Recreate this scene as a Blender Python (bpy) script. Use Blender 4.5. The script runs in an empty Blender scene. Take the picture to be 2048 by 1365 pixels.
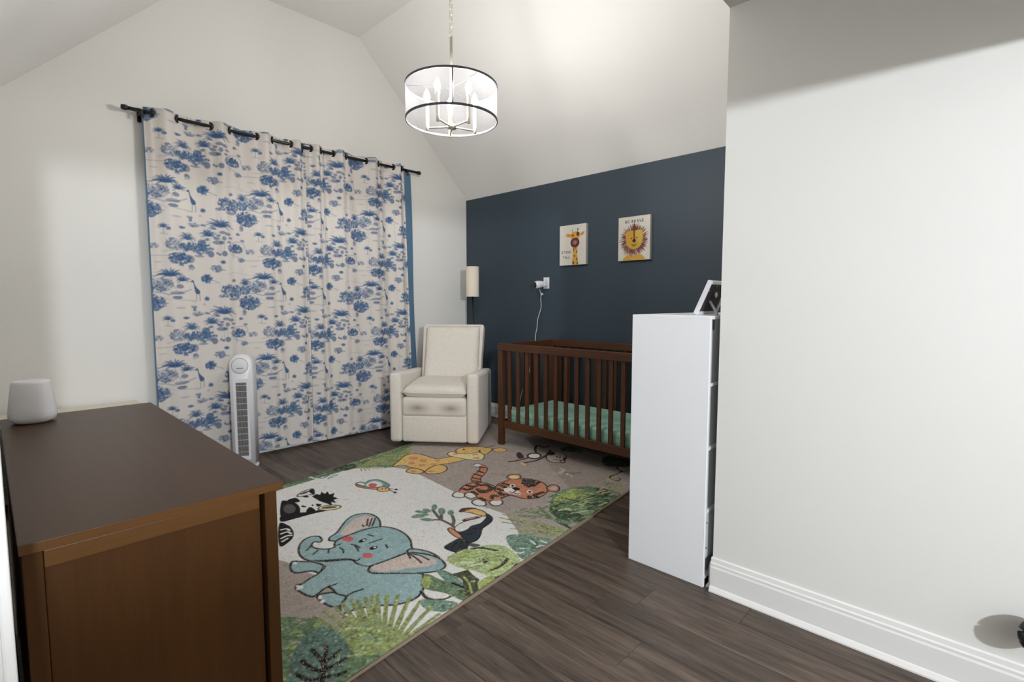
import bpy, bmesh, math, random
import numpy as np
from mathutils import Vector, Matrix, Euler

# ------------------------------------------------------------------ camera, world, light, exposure
SC = bpy.context.scene
COL = SC.collection
cam_d = bpy.data.cameras.new('camera')
cam_d.sensor_width = 36.0
cam_d.lens = 1012.0 / 2048.0 * 36.0
cam_d.clip_start = 0.02
cam = bpy.data.objects.new('camera', cam_d)
COL.objects.link(cam)
cam.location = (0, 0, 1.25)
cam.rotation_euler = (math.radians(90 - 4.323), 0, math.radians(-46.2))
SC.camera = cam

world = bpy.data.worlds.new('world')
SC.world = world
world.use_nodes = True
world.node_tree.nodes['Background'].inputs[0].default_value = (0.9, 0.95, 1.0, 1)
world.node_tree.nodes['Background'].inputs[1].default_value = 0.05

SC.view_settings.view_transform = 'Standard'
SC.view_settings.look = 'None'
SC.view_settings.gamma = 1.0
SC.view_settings.use_curve_mapping = False
SC.view_settings.exposure = 0.0
BULB = 580.0                       # emission of each candle bulb of the chandelier
# lamp in the entry behind the camera; the header over the entry cuts its light
hl = bpy.data.lights.new('entry_lamp', 'SPOT')
hl.spot_size = math.radians(86)
hl.spot_blend = 1.0
hl.energy = 350.0
hl.color = (0.88, 0.94, 1.0)
hl.shadow_soft_size = 0.055
hlo = bpy.data.objects.new('entry_lamp', hl)
hlo.location = (-0.245, -2.2, 1.952)
hlo.rotation_euler = (math.radians(90 - 12), 0, math.radians(-25))
COL.objects.link(hlo)
hg = bpy.data.lights.new('entry_lamp_glow', 'POINT')      # the same fixture's all-round glow
hg.energy = 92.0
hg.color = (0.94, 0.96, 1.0)
hg.shadow_soft_size = 0.055
hgo = bpy.data.objects.new('entry_lamp_glow', hg)
hgo.location = hlo.location
COL.objects.link(hgo)

PI = math.pi
RND = random.Random(7)

# ------------------------------------------------------------------ materials
def lin(c):
    return tuple(((v / 255.0) / 12.92 if v / 255.0 <= 0.04045 else ((v / 255.0 + 0.055) / 1.055) ** 2.4) for v in c)

def mat(name, rgb, rough=0.6, metal=0.0, spec=0.5, noise=None, bump=None, coat=0.0, sheen=0.0, emit=None):
    """noise=(scale, amount); bump=(scale, strength, distance)"""
    m = bpy.data.materials.new(name)
    m.use_nodes = True
    nt = m.node_tree
    b = nt.nodes['Principled BSDF']
    c = lin(rgb)
    b.inputs['Base Color'].default_value = (*c, 1)
    b.inputs['Roughness'].default_value = rough
    b.inputs['Metallic'].default_value = metal
    b.inputs['Specular IOR Level'].default_value = spec
    b.inputs['Coat Weight'].default_value = coat
    b.inputs['Sheen Weight'].default_value = sheen
    tc = None
    if noise or bump:
        tc = nt.nodes.new('ShaderNodeTexCoord')
    if noise:
        n = nt.nodes.new('ShaderNodeTexNoise')
        n.inputs['Scale'].default_value = noise[0]
        n.inputs['Detail'].default_value = 4
        r = nt.nodes.new('ShaderNodeMapRange')
        r.inputs['From Min'].default_value = 0.3
        r.inputs['From Max'].default_value = 0.7
        r.inputs['To Min'].default_value = 1 - noise[1]
        r.inputs['To Max'].default_value = 1 + noise[1]
        mx = nt.nodes.new('ShaderNodeVectorMath')
        mx.operation = 'SCALE'
        mx.inputs[0].default_value = c
        nt.links.new(tc.outputs['Object'], n.inputs['Vector'])
        nt.links.new(n.outputs['Fac'], r.inputs['Value'])
        nt.links.new(r.outputs['Result'], mx.inputs['Scale'])
        nt.links.new(mx.outputs['Vector'], b.inputs['Base Color'])
    if bump:
        n = nt.nodes.new('ShaderNodeTexNoise')
        n.inputs['Scale'].default_value = bump[0]
        n.inputs['Detail'].default_value = 3
        bp = nt.nodes.new('ShaderNodeBump')
        bp.inputs['Strength'].default_value = bump[1]
        bp.inputs['Distance'].default_value = bump[2]
        nt.links.new(tc.outputs['Object'], n.inputs['Vector'])
        nt.links.new(n.outputs['Fac'], bp.inputs['Height'])
        nt.links.new(bp.outputs['Normal'], b.inputs['Normal'])
    if emit:
        b.inputs['Emission Color'].default_value = (*lin(emit[0]), 1)
        b.inputs['Emission Strength'].default_value = emit[1]
    return m

def wood(name, dark, light, rough, scale, axis, bands=0.5, obj_random=False, coat=0.0, spec=0.5):
    """grain runs along `axis` of the object's own space"""
    m = bpy.data.materials.new(name)
    m.use_nodes = True
    nt = m.node_tree
    L = nt.links.new
    b = nt.nodes['Principled BSDF']
    b.inputs['Roughness'].default_value = rough
    b.inputs['Coat Weight'].default_value = coat
    b.inputs['Specular IOR Level'].default_value = spec
    tc = nt.nodes.new('ShaderNodeTexCoord')
    mp = nt.nodes.new('ShaderNodeMapping')
    s = [scale, scale, scale]
    s[axis] = scale * 0.06
    mp.inputs['Scale'].default_value = s
    vec = tc.outputs['Object']
    if obj_random:
        oi = nt.nodes.new('ShaderNodeObjectInfo')
        mu = nt.nodes.new('ShaderNodeMath')
        mu.operation = 'MULTIPLY'
        mu.inputs[1].default_value = 37.0
        L(oi.outputs['Random'], mu.inputs[0])
        ad = nt.nodes.new('ShaderNodeVectorMath')
        ad.operation = 'ADD'
        L(vec, ad.inputs[0])
        L(mu.outputs[0], ad.inputs[1])
        vec = ad.outputs[0]
    L(vec, mp.inputs['Vector'])
    n = nt.nodes.new('ShaderNodeTexNoise')
    n.inputs['Scale'].default_value = 1.0
    n.inputs['Detail'].default_value = 6
    n.inputs['Roughness'].default_value = 0.62
    n.inputs['Distortion'].default_value = 0.6
    L(mp.outputs[0], n.inputs['Vector'])
    n2 = nt.nodes.new('ShaderNodeTexNoise')
    n2.inputs['Scale'].default_value = 6.0
    n2.inputs['Detail'].default_value = 3
    L(mp.outputs[0], n2.inputs['Vector'])
    mixn = nt.nodes.new('ShaderNodeMix')
    mixn.inputs[0].default_value = 0.3
    L(n.outputs['Fac'], mixn.inputs[2])
    L(n2.outputs['Fac'], mixn.inputs[3])
    r = nt.nodes.new('ShaderNodeValToRGB')
    r.color_ramp.elements[0].position = 0.5 - 0.35 * bands
    r.color_ramp.elements[1].position = 0.5 + 0.35 * bands
    r.color_ramp.elements[0].color = (*lin(dark), 1)
    r.color_ramp.elements[1].color = (*lin(light), 1)
    L(mixn.outputs[0], r.inputs[0])
    out = r.outputs[0]
    if obj_random:
        mr = nt.nodes.new('ShaderNodeMapRange')
        mr.inputs['To Min'].default_value = 0.8
        mr.inputs['To Max'].default_value = 1.2
        L(oi.outputs['Random'], mr.inputs['Value'])
        sc = nt.nodes.new('ShaderNodeVectorMath')
        sc.operation = 'SCALE'
        L(out, sc.inputs[0])
        L(mr.outputs[0], sc.inputs['Scale'])
        out = sc.outputs[0]
    L(out, b.inputs['Base Color'])
    bp = nt.nodes.new('ShaderNodeBump')
    bp.inputs['Strength'].default_value = 0.12
    bp.inputs['Distance'].default_value = 0.002
    L(mixn.outputs[0], bp.inputs['Height'])
    L(bp.outputs[0], b.inputs['Normal'])
    return m

def printed(name, rough=0.9, bump=(700, 0.4, 0.002), sheen=0.0, speck=0.0, speck_scale=350):
    """flat print carried by the colour attribute 'print' of the mesh"""
    m = bpy.data.materials.new(name)
    m.use_nodes = True
    nt = m.node_tree
    L = nt.links.new
    b = nt.nodes['Principled BSDF']
    b.inputs['Roughness'].default_value = rough
    b.inputs['Specular IOR Level'].default_value = 0.15
    b.inputs['Sheen Weight'].default_value = sheen
    a = nt.nodes.new('ShaderNodeAttribute')
    a.attribute_name = 'print'
    tc = nt.nodes.new('ShaderNodeTexCoord')
    n = nt.nodes.new('ShaderNodeTexNoise')
    n.inputs['Scale'].default_value = bump[0]
    n.inputs['Detail'].default_value = 2
    L(tc.outputs['Object'], n.inputs['Vector'])
    out = a.outputs['Color']
    if speck:
        n3 = nt.nodes.new('ShaderNodeTexNoise')
        n3.inputs['Scale'].default_value = speck_scale
        n3.inputs['Detail'].default_value = 3
        L(tc.outputs['Object'], n3.inputs['Vector'])
        r = nt.nodes.new('ShaderNodeMapRange')
        r.inputs['From Min'].default_value = 0.3
        r.inputs['From Max'].default_value = 0.7
        r.inputs['To Min'].default_value = 1 - speck
        r.inputs['To Max'].default_value = 1 + speck
        L(n3.outputs['Fac'], r.inputs['Value'])
        sc = nt.nodes.new('ShaderNodeVectorMath')
        sc.operation = 'SCALE'
        L(out, sc.inputs[0])
        L(r.outputs[0], sc.inputs['Scale'])
        out = sc.outputs[0]
    L(out, b.inputs['Base Color'])
    bp = nt.nodes.new('ShaderNodeBump')
    bp.inputs['Strength'].default_value = bump[1]
    bp.inputs['Distance'].default_value = bump[2]
    L(n.outputs['Fac'], bp.inputs['Height'])
    L(bp.outputs[0], b.inputs['Normal'])
    return m

M = {}
M['wall'] = mat('wall_paint', (232, 231, 227), 0.75, spec=0.25, bump=(180, 0.05, 0.001))
M['ceil'] = mat('ceiling_paint', (240, 239, 236), 0.85, spec=0.2, bump=(180, 0.05, 0.001))
M['blue'] = mat('accent_paint', (56, 69, 80), 0.55, spec=0.35, bump=(180, 0.06, 0.001))
M['trim'] = mat('trim_paint', (236, 235, 233), 0.45, spec=0.5)
M['plank'] = wood('plank_floor', (40, 33, 28), (116, 100, 88), 0.45, 26, 1, 0.5, True, spec=0.4)
M['walnut'] = wood('dresser_wood', (54, 35, 18), (74, 49, 26), 0.4, 22, 1, 0.9, spec=0.32)
M['walnut_v'] = wood('dresser_wood_upright', (62, 38, 15), (86, 54, 22), 0.5, 22, 2, 0.9, spec=0.2)
M['espresso'] = wood('crib_wood', (60, 33, 14), (92, 53, 26), 0.42, 30, 2, 0.9)
M['espresso_h'] = wood('crib_wood_rail', (60, 33, 14), (92, 53, 26), 0.42, 30, 1, 0.9)
M['white'] = mat('white_laminate', (245, 246, 249), 0.35)
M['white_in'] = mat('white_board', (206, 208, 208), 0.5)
M['black'] = mat('black_metal', (18, 17, 18), 0.35, spec=0.5)
M['blackpl'] = mat('black_plastic', (16, 15, 18), 0.25)
M['boucle'] = mat('cream_boucle', (226, 219, 209), 0.95, spec=0.1, noise=(60, 0.05), bump=(320, 0.5, 0.004), sheen=0.2)
M['edge'] = wood('dresser_wood_lit', (80, 52, 22), (104, 69, 32), 0.4, 22, 0, 0.9, spec=0.3)  # brighter dresser wood: light on edge and rail put into the colour
M['boucle_worn'] = mat('cream_boucle_worn', (226, 219, 209), 0.95, spec=0.1, bump=(320, 0.5, 0.004), sheen=0.2)
def wear_spots(m, spots, dark):
    # two rubbed grey patches where calves touch the seat front
    nt = m.node_tree
    L = nt.links.new
    tc = nt.nodes.new('ShaderNodeTexCoord')
    acc = None
    for (x, z, rx, rz_) in spots:
        mp = nt.nodes.new('ShaderNodeMapping')
        mp.inputs['Scale'].default_value = (1 / rx, 0, 1 / rz_)
        mp.inputs['Location'].default_value = (-x / rx, 0, -z / rz_)
        L(tc.outputs['Object'], mp.inputs['Vector'])
        g = nt.nodes.new('ShaderNodeTexGradient')
        g.gradient_type = 'QUADRATIC_SPHERE'
        L(mp.outputs[0], g.inputs[0])
        if acc is None:
            acc = g.outputs['Fac']
        else:
            mx = nt.nodes.new('ShaderNodeMath')
            mx.operation = 'MAXIMUM'
            L(acc, mx.inputs[0])
            L(g.outputs['Fac'], mx.inputs[1])
            acc = mx.outputs[0]
    b = nt.nodes['Principled BSDF']
    mix = nt.nodes.new('ShaderNodeMix')
    mix.data_type = 'RGBA'
    mix.inputs[6].default_value = b.inputs['Base Color'].default_value
    mix.inputs[7].default_value = (*lin(dark), 1)
    L(acc, mix.inputs[0])
    L(mix.outputs[2], b.inputs['Base Color'])
wear_spots(M['boucle_worn'], [(-0.14, 0.335, 0.17, 0.075), (0.15, 0.335, 0.17, 0.075)], (150, 138, 126))
M['mint'] = mat('mint_sheet', (158, 203, 184), 0.9, spec=0.1, noise=(25, 0.06), bump=(30, 0.25, 0.006))
M['cream'] = mat('cream_board', (225, 216, 198), 0.5)
M['plastic'] = mat('white_plastic', (226, 226, 230), 0.35)
M['grey'] = mat('grey_plastic', (150, 150, 152), 0.5)
M['grille'] = mat('grille_dark', (86, 80, 76), 0.6)
M['lining'] = mat('blue_lining', (92, 122, 148), 0.85, spec=0.1, bump=(400, 0.2, 0.001))
M['shade'] = mat('linen_shade', (232, 222, 206), 0.9, spec=0.1, bump=(300, 0.3, 0.001))
M['nickel'] = mat('brushed_nickel', (212, 204, 190), 0.35, metal=0.6)
M['spoke'] = mat('dark_spoke', (30, 30, 33), 0.7, spec=0.1)
M['iron'] = mat('grey_rim', (74, 74, 80), 0.5, metal=0.3)
M['candle'] = mat('candle_sleeve', (240, 232, 214), 0.5)
M['bulb'] = mat('bulb_lit', (255, 244, 228), 0.5, emit=((253, 250, 247), BULB))
M['binding'] = mat('rug_binding', (150, 134, 118), 0.9, spec=0.1)
M['speaker'] = mat('speaker_fabric', (214, 212, 212), 0.85, spec=0.2, bump=(900, 0.5, 0.001))
M['backing'] = mat('frame_backing', (58, 56, 54), 0.8)
M['toile'] = printed('toile_print', 0.9, (900, 0.3, 0.001))
M['rugmat'] = printed('rug_pile', 0.95, (420, 0.8, 0.004), speck=0.22, speck_scale=260)
M['canvas'] = printed('canvas_print', 0.8, (900, 0.3, 0.001))
M['photo'] = mat('photo_print', (150, 150, 150), 0.4, noise=(12, 0.4))
M['rubber'] = mat('black_rubber', (20, 18, 22), 0.5)

def sheer():
    m = bpy.data.materials.new('sheer_organza')
    m.use_nodes = True
    nt = m.node_tree
    nt.nodes.clear()
    o = nt.nodes.new('ShaderNodeOutputMaterial')
    t = nt.nodes.new('ShaderNodeBsdfTransparent')
    tr = nt.nodes.new('ShaderNodeBsdfTranslucent')
    d = nt.nodes.new('ShaderNodeBsdfDiffuse')
    tr.inputs[0].default_value = (0.72, 0.72, 0.78, 1)
    d.inputs[0].default_value = (0.72, 0.72, 0.78, 1)
    m1 = nt.nodes.new('ShaderNodeMixShader')
    m2 = nt.nodes.new('ShaderNodeMixShader')
    m1.inputs[0].default_value = 0.5
    m2.inputs[0].default_value = 0.036
    L = nt.links.new
    L(tr.outputs[0], m1.inputs[1])
    L(d.outputs[0], m1.inputs[2])
    L(t.outputs[0], m2.inputs[1])
    L(m1.outputs[0], m2.inputs[2])
    L(m2.outputs[0], o.inputs[0])
    return m
M['sheer'] = sheer()

# ------------------------------------------------------------------ mesh helpers
def link(name, me, m, parent=None, smooth=False):
    o = bpy.data.objects.new(name, me)
    COL.objects.link(o)
    if m is not None:
        me.materials.append(M[m] if isinstance(m, str) else m)
    if parent is not None:
        o.parent = parent
    if smooth:
        for p in me.polygons:
            p.use_smooth = True
    return o

def fin(name, bm, m, parent=None, smooth=False):
    me = bpy.data.meshes.new(name)
    bmesh.ops.recalc_face_normals(bm, faces=bm.faces[:])
    bm.to_mesh(me)
    bm.free()
    return link(name, me, m, parent, smooth)

def thing(name, label, cat, loc=(0, 0, 0), rz=0.0, group=None):
    o = bpy.data.objects.new(name, None)
    o.empty_display_size = 0.1
    COL.objects.link(o)
    o.location = loc
    o.rotation_euler = (0, 0, rz)
    return tag(o, label, cat, group)

def tag(o, label, cat, group=None):
    o['label'] = label
    o['category'] = cat
    if group:
        o['group'] = group
    return o

def struct(o):
    o['kind'] = 'structure'
    return o

def add_box(bm, x0, x1, y0, y1, z0, z1, bev=0.0, seg=2):
    r = bmesh.ops.create_cube(bm, size=1.0)
    vs = r['verts']
    for v in vs:
        v.co = Vector((x0 + (v.co.x + .5) * (x1 - x0), y0 + (v.co.y + .5) * (y1 - y0), z0 + (v.co.z + .5) * (z1 - z0)))
    if bev > 0:
        es = list({e for v in vs for e in v.link_edges})
        bmesh.ops.bevel(bm, geom=es, offset=bev, segments=seg, affect='EDGES', profile=0.5)
    return vs

def box(name, x0, x1, y0, y1, z0, z1, m, parent=None, bev=0.0, seg=2, smooth=False):
    bm = bmesh.new()
    add_box(bm, x0, x1, y0, y1, z0, z1, bev, seg)
    return fin(name, bm, m, parent, smooth)

def prism_y(name, pts, y0, y1, m, parent=None):
    """polygon of (x, z) points extruded from y0 to y1"""
    bm = bmesh.new()
    a = [bm.verts.new((x, y0, z)) for x, z in pts]
    b = [bm.verts.new((x, y1, z)) for x, z in pts]
    n = len(pts)
    bm.faces.new(a)
    bm.faces.new(b[::-1])
    for i in range(n):
        bm.faces.new((a[i], b[i], b[(i + 1) % n], a[(i + 1) % n]))
    return fin(name, bm, m, parent)

def add_sweep(bm, prof, path_a, path_b, frame):
    """extrude profile (list of 2-tuples) from a to b; frame(p,q)-> local offsets"""
    n = len(prof)
    a = [bm.verts.new(Vector(path_a) + frame(p)) for p in prof]
    b = [bm.verts.new(Vector(path_b) + frame(p)) for p in prof]
    bm.faces.new(a)
    bm.faces.new(b[::-1])
    for i in range(n):
        bm.faces.new((a[i], b[i], b[(i + 1) % n], a[(i + 1) % n]))

def add_lathe(bm, prof, n=24, axis='Z', center=(0, 0, 0), cap=True):
    """prof = [(r, h)...] from bottom to top"""
    c = Vector(center)
    rings = []
    for r, h in prof:
        ring = []
        for k in range(n):
            t = 2 * PI * k / n
            if axis == 'Z':
                p = Vector((r * math.cos(t), r * math.sin(t), h))
            elif axis == 'Y':
                p = Vector((r * math.cos(t), h, r * math.sin(t)))
            else:
                p = Vector((h, r * math.cos(t), r * math.sin(t)))
            ring.append(bm.verts.new(c + p))
        rings.append(ring)
    for i in range(len(rings) - 1):
        for k in range(n):
            bm.faces.new((rings[i][k], rings[i][(k + 1) % n], rings[i + 1][(k + 1) % n], rings[i + 1][k]))
    if cap:
        bm.faces.new(rings[0][::-1])
        bm.faces.new(rings[-1])

def lathe(name, prof, m, parent=None, n=24, axis='Z', center=(0, 0, 0), cap=True, smooth=True):
    bm = bmesh.new()
    add_lathe(bm, prof, n, axis, center, cap)
    return fin(name, bm, m, parent, smooth)

def add_tube(bm, pts, r, n=8, closed=False):
    pts = [Vector(p) for p in pts]
    N = len(pts)
    rings = []
    for i, p in enumerate(pts):
        if closed:
            d = pts[(i + 1) % N] - pts[i - 1]
        else:
            d = pts[min(i + 1, N - 1)] - pts[max(i - 1, 0)]
        d.normalize()
        up = Vector((0, 0, 1)) if abs(d.z) < 0.9 else Vector((1, 0, 0))
        u = d.cross(up).normalized()
        w = u.cross(d)
        rr = r[i] if isinstance(r, (list, tuple)) else r
        rings.append([bm.verts.new(p + rr * (math.cos(2 * PI * k / n) * u + math.sin(2 * PI * k / n) * w)) for k in range(n)])
    for i in range(N if closed else N - 1):
        a, b = rings[i], rings[(i + 1) % N]
        for k in range(n):
            bm.faces.new((a[k], a[(k + 1) % n], b[(k + 1) % n], b[k]))
    if not closed:
        bm.faces.new(rings[0][::-1])
        bm.faces.new(rings[-1])

def tube(name, pts, r, m, parent=None, n=8, closed=False):
    bm = bmesh.new()
    add_tube(bm, pts, r, n, closed)
    return fin(name, bm, m, parent, True)

def torus(name, R, r, m, parent=None, center=(0, 0, 0), normal=(0, 0, 1), n=24, k=8):
    q = Vector(normal).to_track_quat('Z', 'Y')
    pts = [Vector(center) + q @ Vector((R * math.cos(2 * PI * i / n), R * math.sin(2 * PI * i / n), 0)) for i in range(n)]
    return tube(name, pts, r, m, parent, k, True)

def pillow(name, w, d, t, m, parent=None, n=18, power=2.6, loc=(0, 0, 0), rot=(0, 0, 0), flat=0.5):
    """soft cushion, w x d, thickness t, edge seam in the middle"""
    bm = bmesh.new()
    R = Euler(rot).to_matrix()
    grid = {}
    for s in (1, -1):
        for i in range(n + 1):
            for j in range(n + 1):
                u = -1 + 2 * i / n
                v = -1 + 2 * j / n
                edge = i in (0, n) or j in (0, n)
                if s == -1 and edge:
                    grid[(s, i, j)] = grid[(1, i, j)]
                    continue
                f = max(0.0, (1 - abs(u) ** power) * (1 - abs(v) ** power)) ** flat
                p = R @ Vector((u * w / 2, v * d / 2, s * t / 2 * f)) + Vector(loc)
                grid[(s, i, j)] = bm.verts.new(p)
        for i in range(n):
            for j in range(n):
                q = [grid[(s, i, j)], grid[(s, i + 1, j)], grid[(s, i + 1, j + 1)], grid[(s, i, j + 1)]]
                bm.faces.new(q if s == 1 else q[::-1])
    return fin(name, bm, m, parent, True)

# ------------------------------------------------------------------ flat print: vector art -> colour attribute
def smooth_closed(pts, k=4):
    P = np.array(pts, float)
    out = []
    n = len(P)
    for i in range(n):
        p0, p1, p2, p3 = P[i - 1], P[i], P[(i + 1) % n], P[(i + 2) % n]
        for t in np.arange(k) / k:
            out.append(0.5 * (2 * p1 + (p2 - p0) * t + (2 * p0 - 5 * p1 + 4 * p2 - p3) * t * t + (3 * p1 - p0 - 3 * p2 + p3) * t ** 3))
    return np.array(out)

def smooth_open(pts, k=5):
    P = np.array(pts, float)
    if len(P) < 3:
        return P
    Q = np.vstack([2 * P[0] - P[1], P, 2 * P[-1] - P[-2]])
    out = []
    for i in range(1, len(Q) - 2):
        p0, p1, p2, p3 = Q[i - 1], Q[i], Q[i + 1], Q[i + 2]
        for t in np.arange(k) / k:
            out.append(0.5 * (2 * p1 + (p2 - p0) * t + (2 * p0 - 5 * p1 + 4 * p2 - p3) * t * t + (3 * p1 - p0 - 3 * p2 + p3) * t ** 3))
    out.append(P[-1])
    return np.array(out)

class Canvas:
    """raster in memory, x to the right, y up, `res` units per cell"""
    def __init__(s, x0, y0, x1, y1, res, base):
        s.x0, s.y0, s.res = x0, y0, res
        s.nx = int(round((x1 - x0) / res)) + 1
        s.ny = int(round((y1 - y0) / res)) + 1
        s.im = np.empty((s.ny, s.nx, 3))
        s.im[:] = base
        s.carve = np.zeros((s.ny, s.nx))
        s.X = x0 + np.arange(s.nx) * res
        s.Y = y0 + np.arange(s.ny) * res

    def window(s, P, pad):
        a = max(0, int((P[:, 0].min() - pad - s.x0) / s.res))
        b = min(s.nx, int((P[:, 0].max() + pad - s.x0) / s.res) + 2)
        c = max(0, int((P[:, 1].min() - pad - s.y0) / s.res))
        d = min(s.ny, int((P[:, 1].max() + pad - s.y0) / s.res) + 2)
        return (a, b, c, d) if a < b and c < d else None

    def blend(s, w, alpha, col):
        a, b, c, d = w
        al = alpha[..., None]
        s.im[c:d, a:b] = s.im[c:d, a:b] * (1 - al) + np.array(col) * al

    def poly(s, P, col, alpha=1.0):
        w = s.window(P, 0)
        if w is None:
            return
        a, b, c, d = w
        gx, gy = np.meshgrid(s.X[a:b], s.Y[c:d])
        ins = np.zeros(gx.shape, bool)
        n = len(P)
        for i in range(n):
            x1, y1 = P[i]
            x2, y2 = P[(i + 1) % n]
            if y1 == y2:
                continue
            cond = (y1 > gy) != (y2 > gy)
            ins ^= cond & (gx < (x2 - x1) * (gy - y1) / (y2 - y1) + x1)
        s.blend(w, ins * alpha, col)

    def stroke(s, P, width, col, alpha=1.0, taper=0.0, carve=False):
        w = s.window(P, width)
        if w is None:
            return
        a, b, c, d = w
        gx, gy = np.meshgrid(s.X[a:b], s.Y[c:d])
        best = np.full(gx.shape, 1e9)
        n = len(P) - 1
        for i in range(n):
            p, q = P[i], P[i + 1]
            v = q - p
            l2 = v @ v
            t = np.clip(((gx - p[0]) * v[0] + (gy - p[1]) * v[1]) / max(l2, 1e-9), 0, 1)
            dist = np.hypot(gx - p[0] - t * v[0], gy - p[1] - t * v[1])
            if taper:
                dist = dist / (1 - taper * (i + t) / n)
            best = np.minimum(best, dist)
        al = np.clip((width / 2 - best) / s.res + 0.5, 0, 1) * alpha
        s.blend(w, al, col)
        if carve:
            s.carve[c:d, a:b] = np.maximum(s.carve[c:d, a:b], al)

    def ellipse(s, cx, cy, rx, ry, col, alpha=1.0, rot=0.0, n=12):
        t = np.arange(n) * 2 * PI / n
        c, k = math.cos(rot), math.sin(rot)
        s.poly(np.stack([cx + rx * np.cos(t) * c - ry * np.sin(t) * k, cy + rx * np.cos(t) * k + ry * np.sin(t) * c], 1), col, alpha)

    def sample(s, x, y):
        fx = np.clip((x - s.x0) / s.res, 0, s.nx - 1.001)
        fy = np.clip((y - s.y0) / s.res, 0, s.ny - 1.001)
        i = fx.astype(int)
        j = fy.astype(int)
        u = (fx - i)[..., None]
        v = (fy - j)[..., None]
        im = s.im
        return (im[j, i] * (1 - u) + im[j, i + 1] * u) * (1 - v) + (im[j + 1, i] * (1 - u) + im[j + 1, i + 1] * u) * v

def blur(a, r):
    for ax in (0, 1):
        k = [np.roll(a, i, ax) for i in range(-r, r + 1)]
        a = sum(k) / len(k)
    return a

def grid_mesh(name, P, rgb):
    """P: (ny, nx, 3) positions, rgb: (ny, nx, 3) linear colours"""
    ny, nx = P.shape[:2]
    me = bpy.data.meshes.new(name)
    nv = nx * ny
    nf = (nx - 1) * (ny - 1)
    me.vertices.add(nv)
    me.vertices.foreach_set('co', np.ascontiguousarray(P, np.float32).ravel())
    idx = np.arange(nv).reshape(ny, nx)
    q = np.stack([idx[:-1, :-1], idx[:-1, 1:], idx[1:, 1:], idx[1:, :-1]], -1).reshape(-1)
    me.loops.add(nf * 4)
    me.loops.foreach_set('vertex_index', q.astype(np.int32))
    me.polygons.add(nf)
    me.polygons.foreach_set('loop_start', np.arange(0, nf * 4, 4, dtype=np.int32))
    me.polygons.foreach_set('use_smooth', np.ones(nf, bool))
    me.update(calc_edges=True)
    at = me.color_attributes.new('print', 'FLOAT_COLOR', 'POINT')
    c = np.ones((nv, 4), np.float32)
    c[:, :3] = rgb.reshape(-1, 3)
    at.data.foreach_set('color', c.ravel())
    return me

def lina(c):
    c = np.asarray(c, float) / 255.0
    return np.where(c <= 0.04045, c / 12.92, ((c + 0.055) / 1.055) ** 2.4)

# ------------------------------------------------------------------ the room
XB, YA, XC, YE, ZK, ZE, ZT = 3.844, 4.405, 2.14, 0.84, 2.40, 2.431, 3.70
XD = -0.014                                   # face of the left wall
GABLE = [(XD, 0), (XB, 0), (XB, ZK), (2.544, ZT), (1.30, ZT), (XD, ZK - 0.014)]

floor = struct(box('floor', -1.42, 3.97, -3.12, 4.53, -0.12, -0.006, mat('subfloor', (70, 60, 52), 0.8)))
PW, PL = 0.178, 1.22
plank_cache = {}
def plank(x, y0, y1):
    L = round(y1 - y0, 3)
    if L < 0.03:
        return
    if L not in plank_cache:
        bm = bmesh.new()
        add_box(bm, 0.0005, PW - 0.0005, 0.0005, L - 0.0005, -0.006, 0.0, 0.0012, 1)
        me = bpy.data.meshes.new('plank')
        bm.to_mesh(me)
        bm.free()
        me.materials.append(M['plank'])
        plank_cache[L] = me
    o = bpy.data.objects.new('plank', plank_cache[L])
    o.location = (x, y0, 0)
    COL.objects.link(o)
    o.parent = floor
known = {0: 1.445, 5: 0.667, 2: 0.887, 6: 1.21, 4: 1.02}
for k in range(-14, 16):
    x = 1.084 + k * PW
    if x > XB or x + PW < -1.3:
        continue
    j = known.get(k, RND.uniform(0, PL))
    y = j - PL * 4
    while y < YA:
        a, b = max(y, -1.2 if x < 2.1 else YE), min(y + PL, YA)
        if b > a:
            plank(x, a, b)
        y += PL

struct(prism_y('wall_back', GABLE, YA, YA + 0.12, 'wall'))
struct(box('wall_accent', XB, XB + 0.12, 0.74, YA + 0.12, 0, ZK, 'blue'))
struct(box('wall_left', XD - 0.12, XD, 0.80, YA + 0.12, 0, ZK - 0.014, 'wall'))
struct(box('wall_right', XC, XC + 0.12, -3.12, YE, 0, ZE, 'wall'))
struct(prism_y('wall_front', [(XD, ZE), (XC + 0.12, ZE), (XC + 0.12, 0), (XB, 0), (XB, ZK), (2.544, ZT), (1.30, ZT), (0.031, ZE)], 0.72, YE, 'wall'))
struct(box('wall_entry_left', -1.42, -1.30, -3.12, 0.92, 0, ZE, 'wall'))
struct(box('wall_entry_return', -1.30, XD - 0.12, 0.80, 0.92, 0, ZE, 'wall'))
struct(box('wall_entry_back', -1.42, 2.26, -3.24, -3.12, 0, ZE, 'wall'))
struct(box('added_shade_wall', -1.30, -0.045, -1.52, -1.40, 0, 1.663, 'wall'))  # unseen low wall, added to shade the lower part of the dresser side
struct(box('trim_header', -1.30, XC, -0.45, -0.33, 2.005, ZE, 'wall'))
struct(box('ceiling', 1.25, 2.60, 0.74, YA + 0.12, ZT, ZT + 0.1, 'ceil'))
struct(prism_y('ceiling_slope_right', [(XB + 0.12, ZK - 0.12), (XB + 0.12, ZK + 0.05), (2.544, ZT + 0.1), (2.544, ZT), (XB, ZK), (XB, ZK - 0.0)], 0.74, YA + 0.12, 'ceil'))
struct(prism_y('ceiling_slope_left', [(XD - 0.12, ZK - 0.014), (XD, ZK - 0.014), (1.30, ZT), (1.30, ZT + 0.1), (XD - 0.12, ZK + 0.05)], 0.74, YA + 0.12, 'ceil'))
struct(box('ceiling_entry', -1.42, XC + 0.12, -3.24, 0.72, ZE, ZE + 0.1, 'ceil'))

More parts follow.
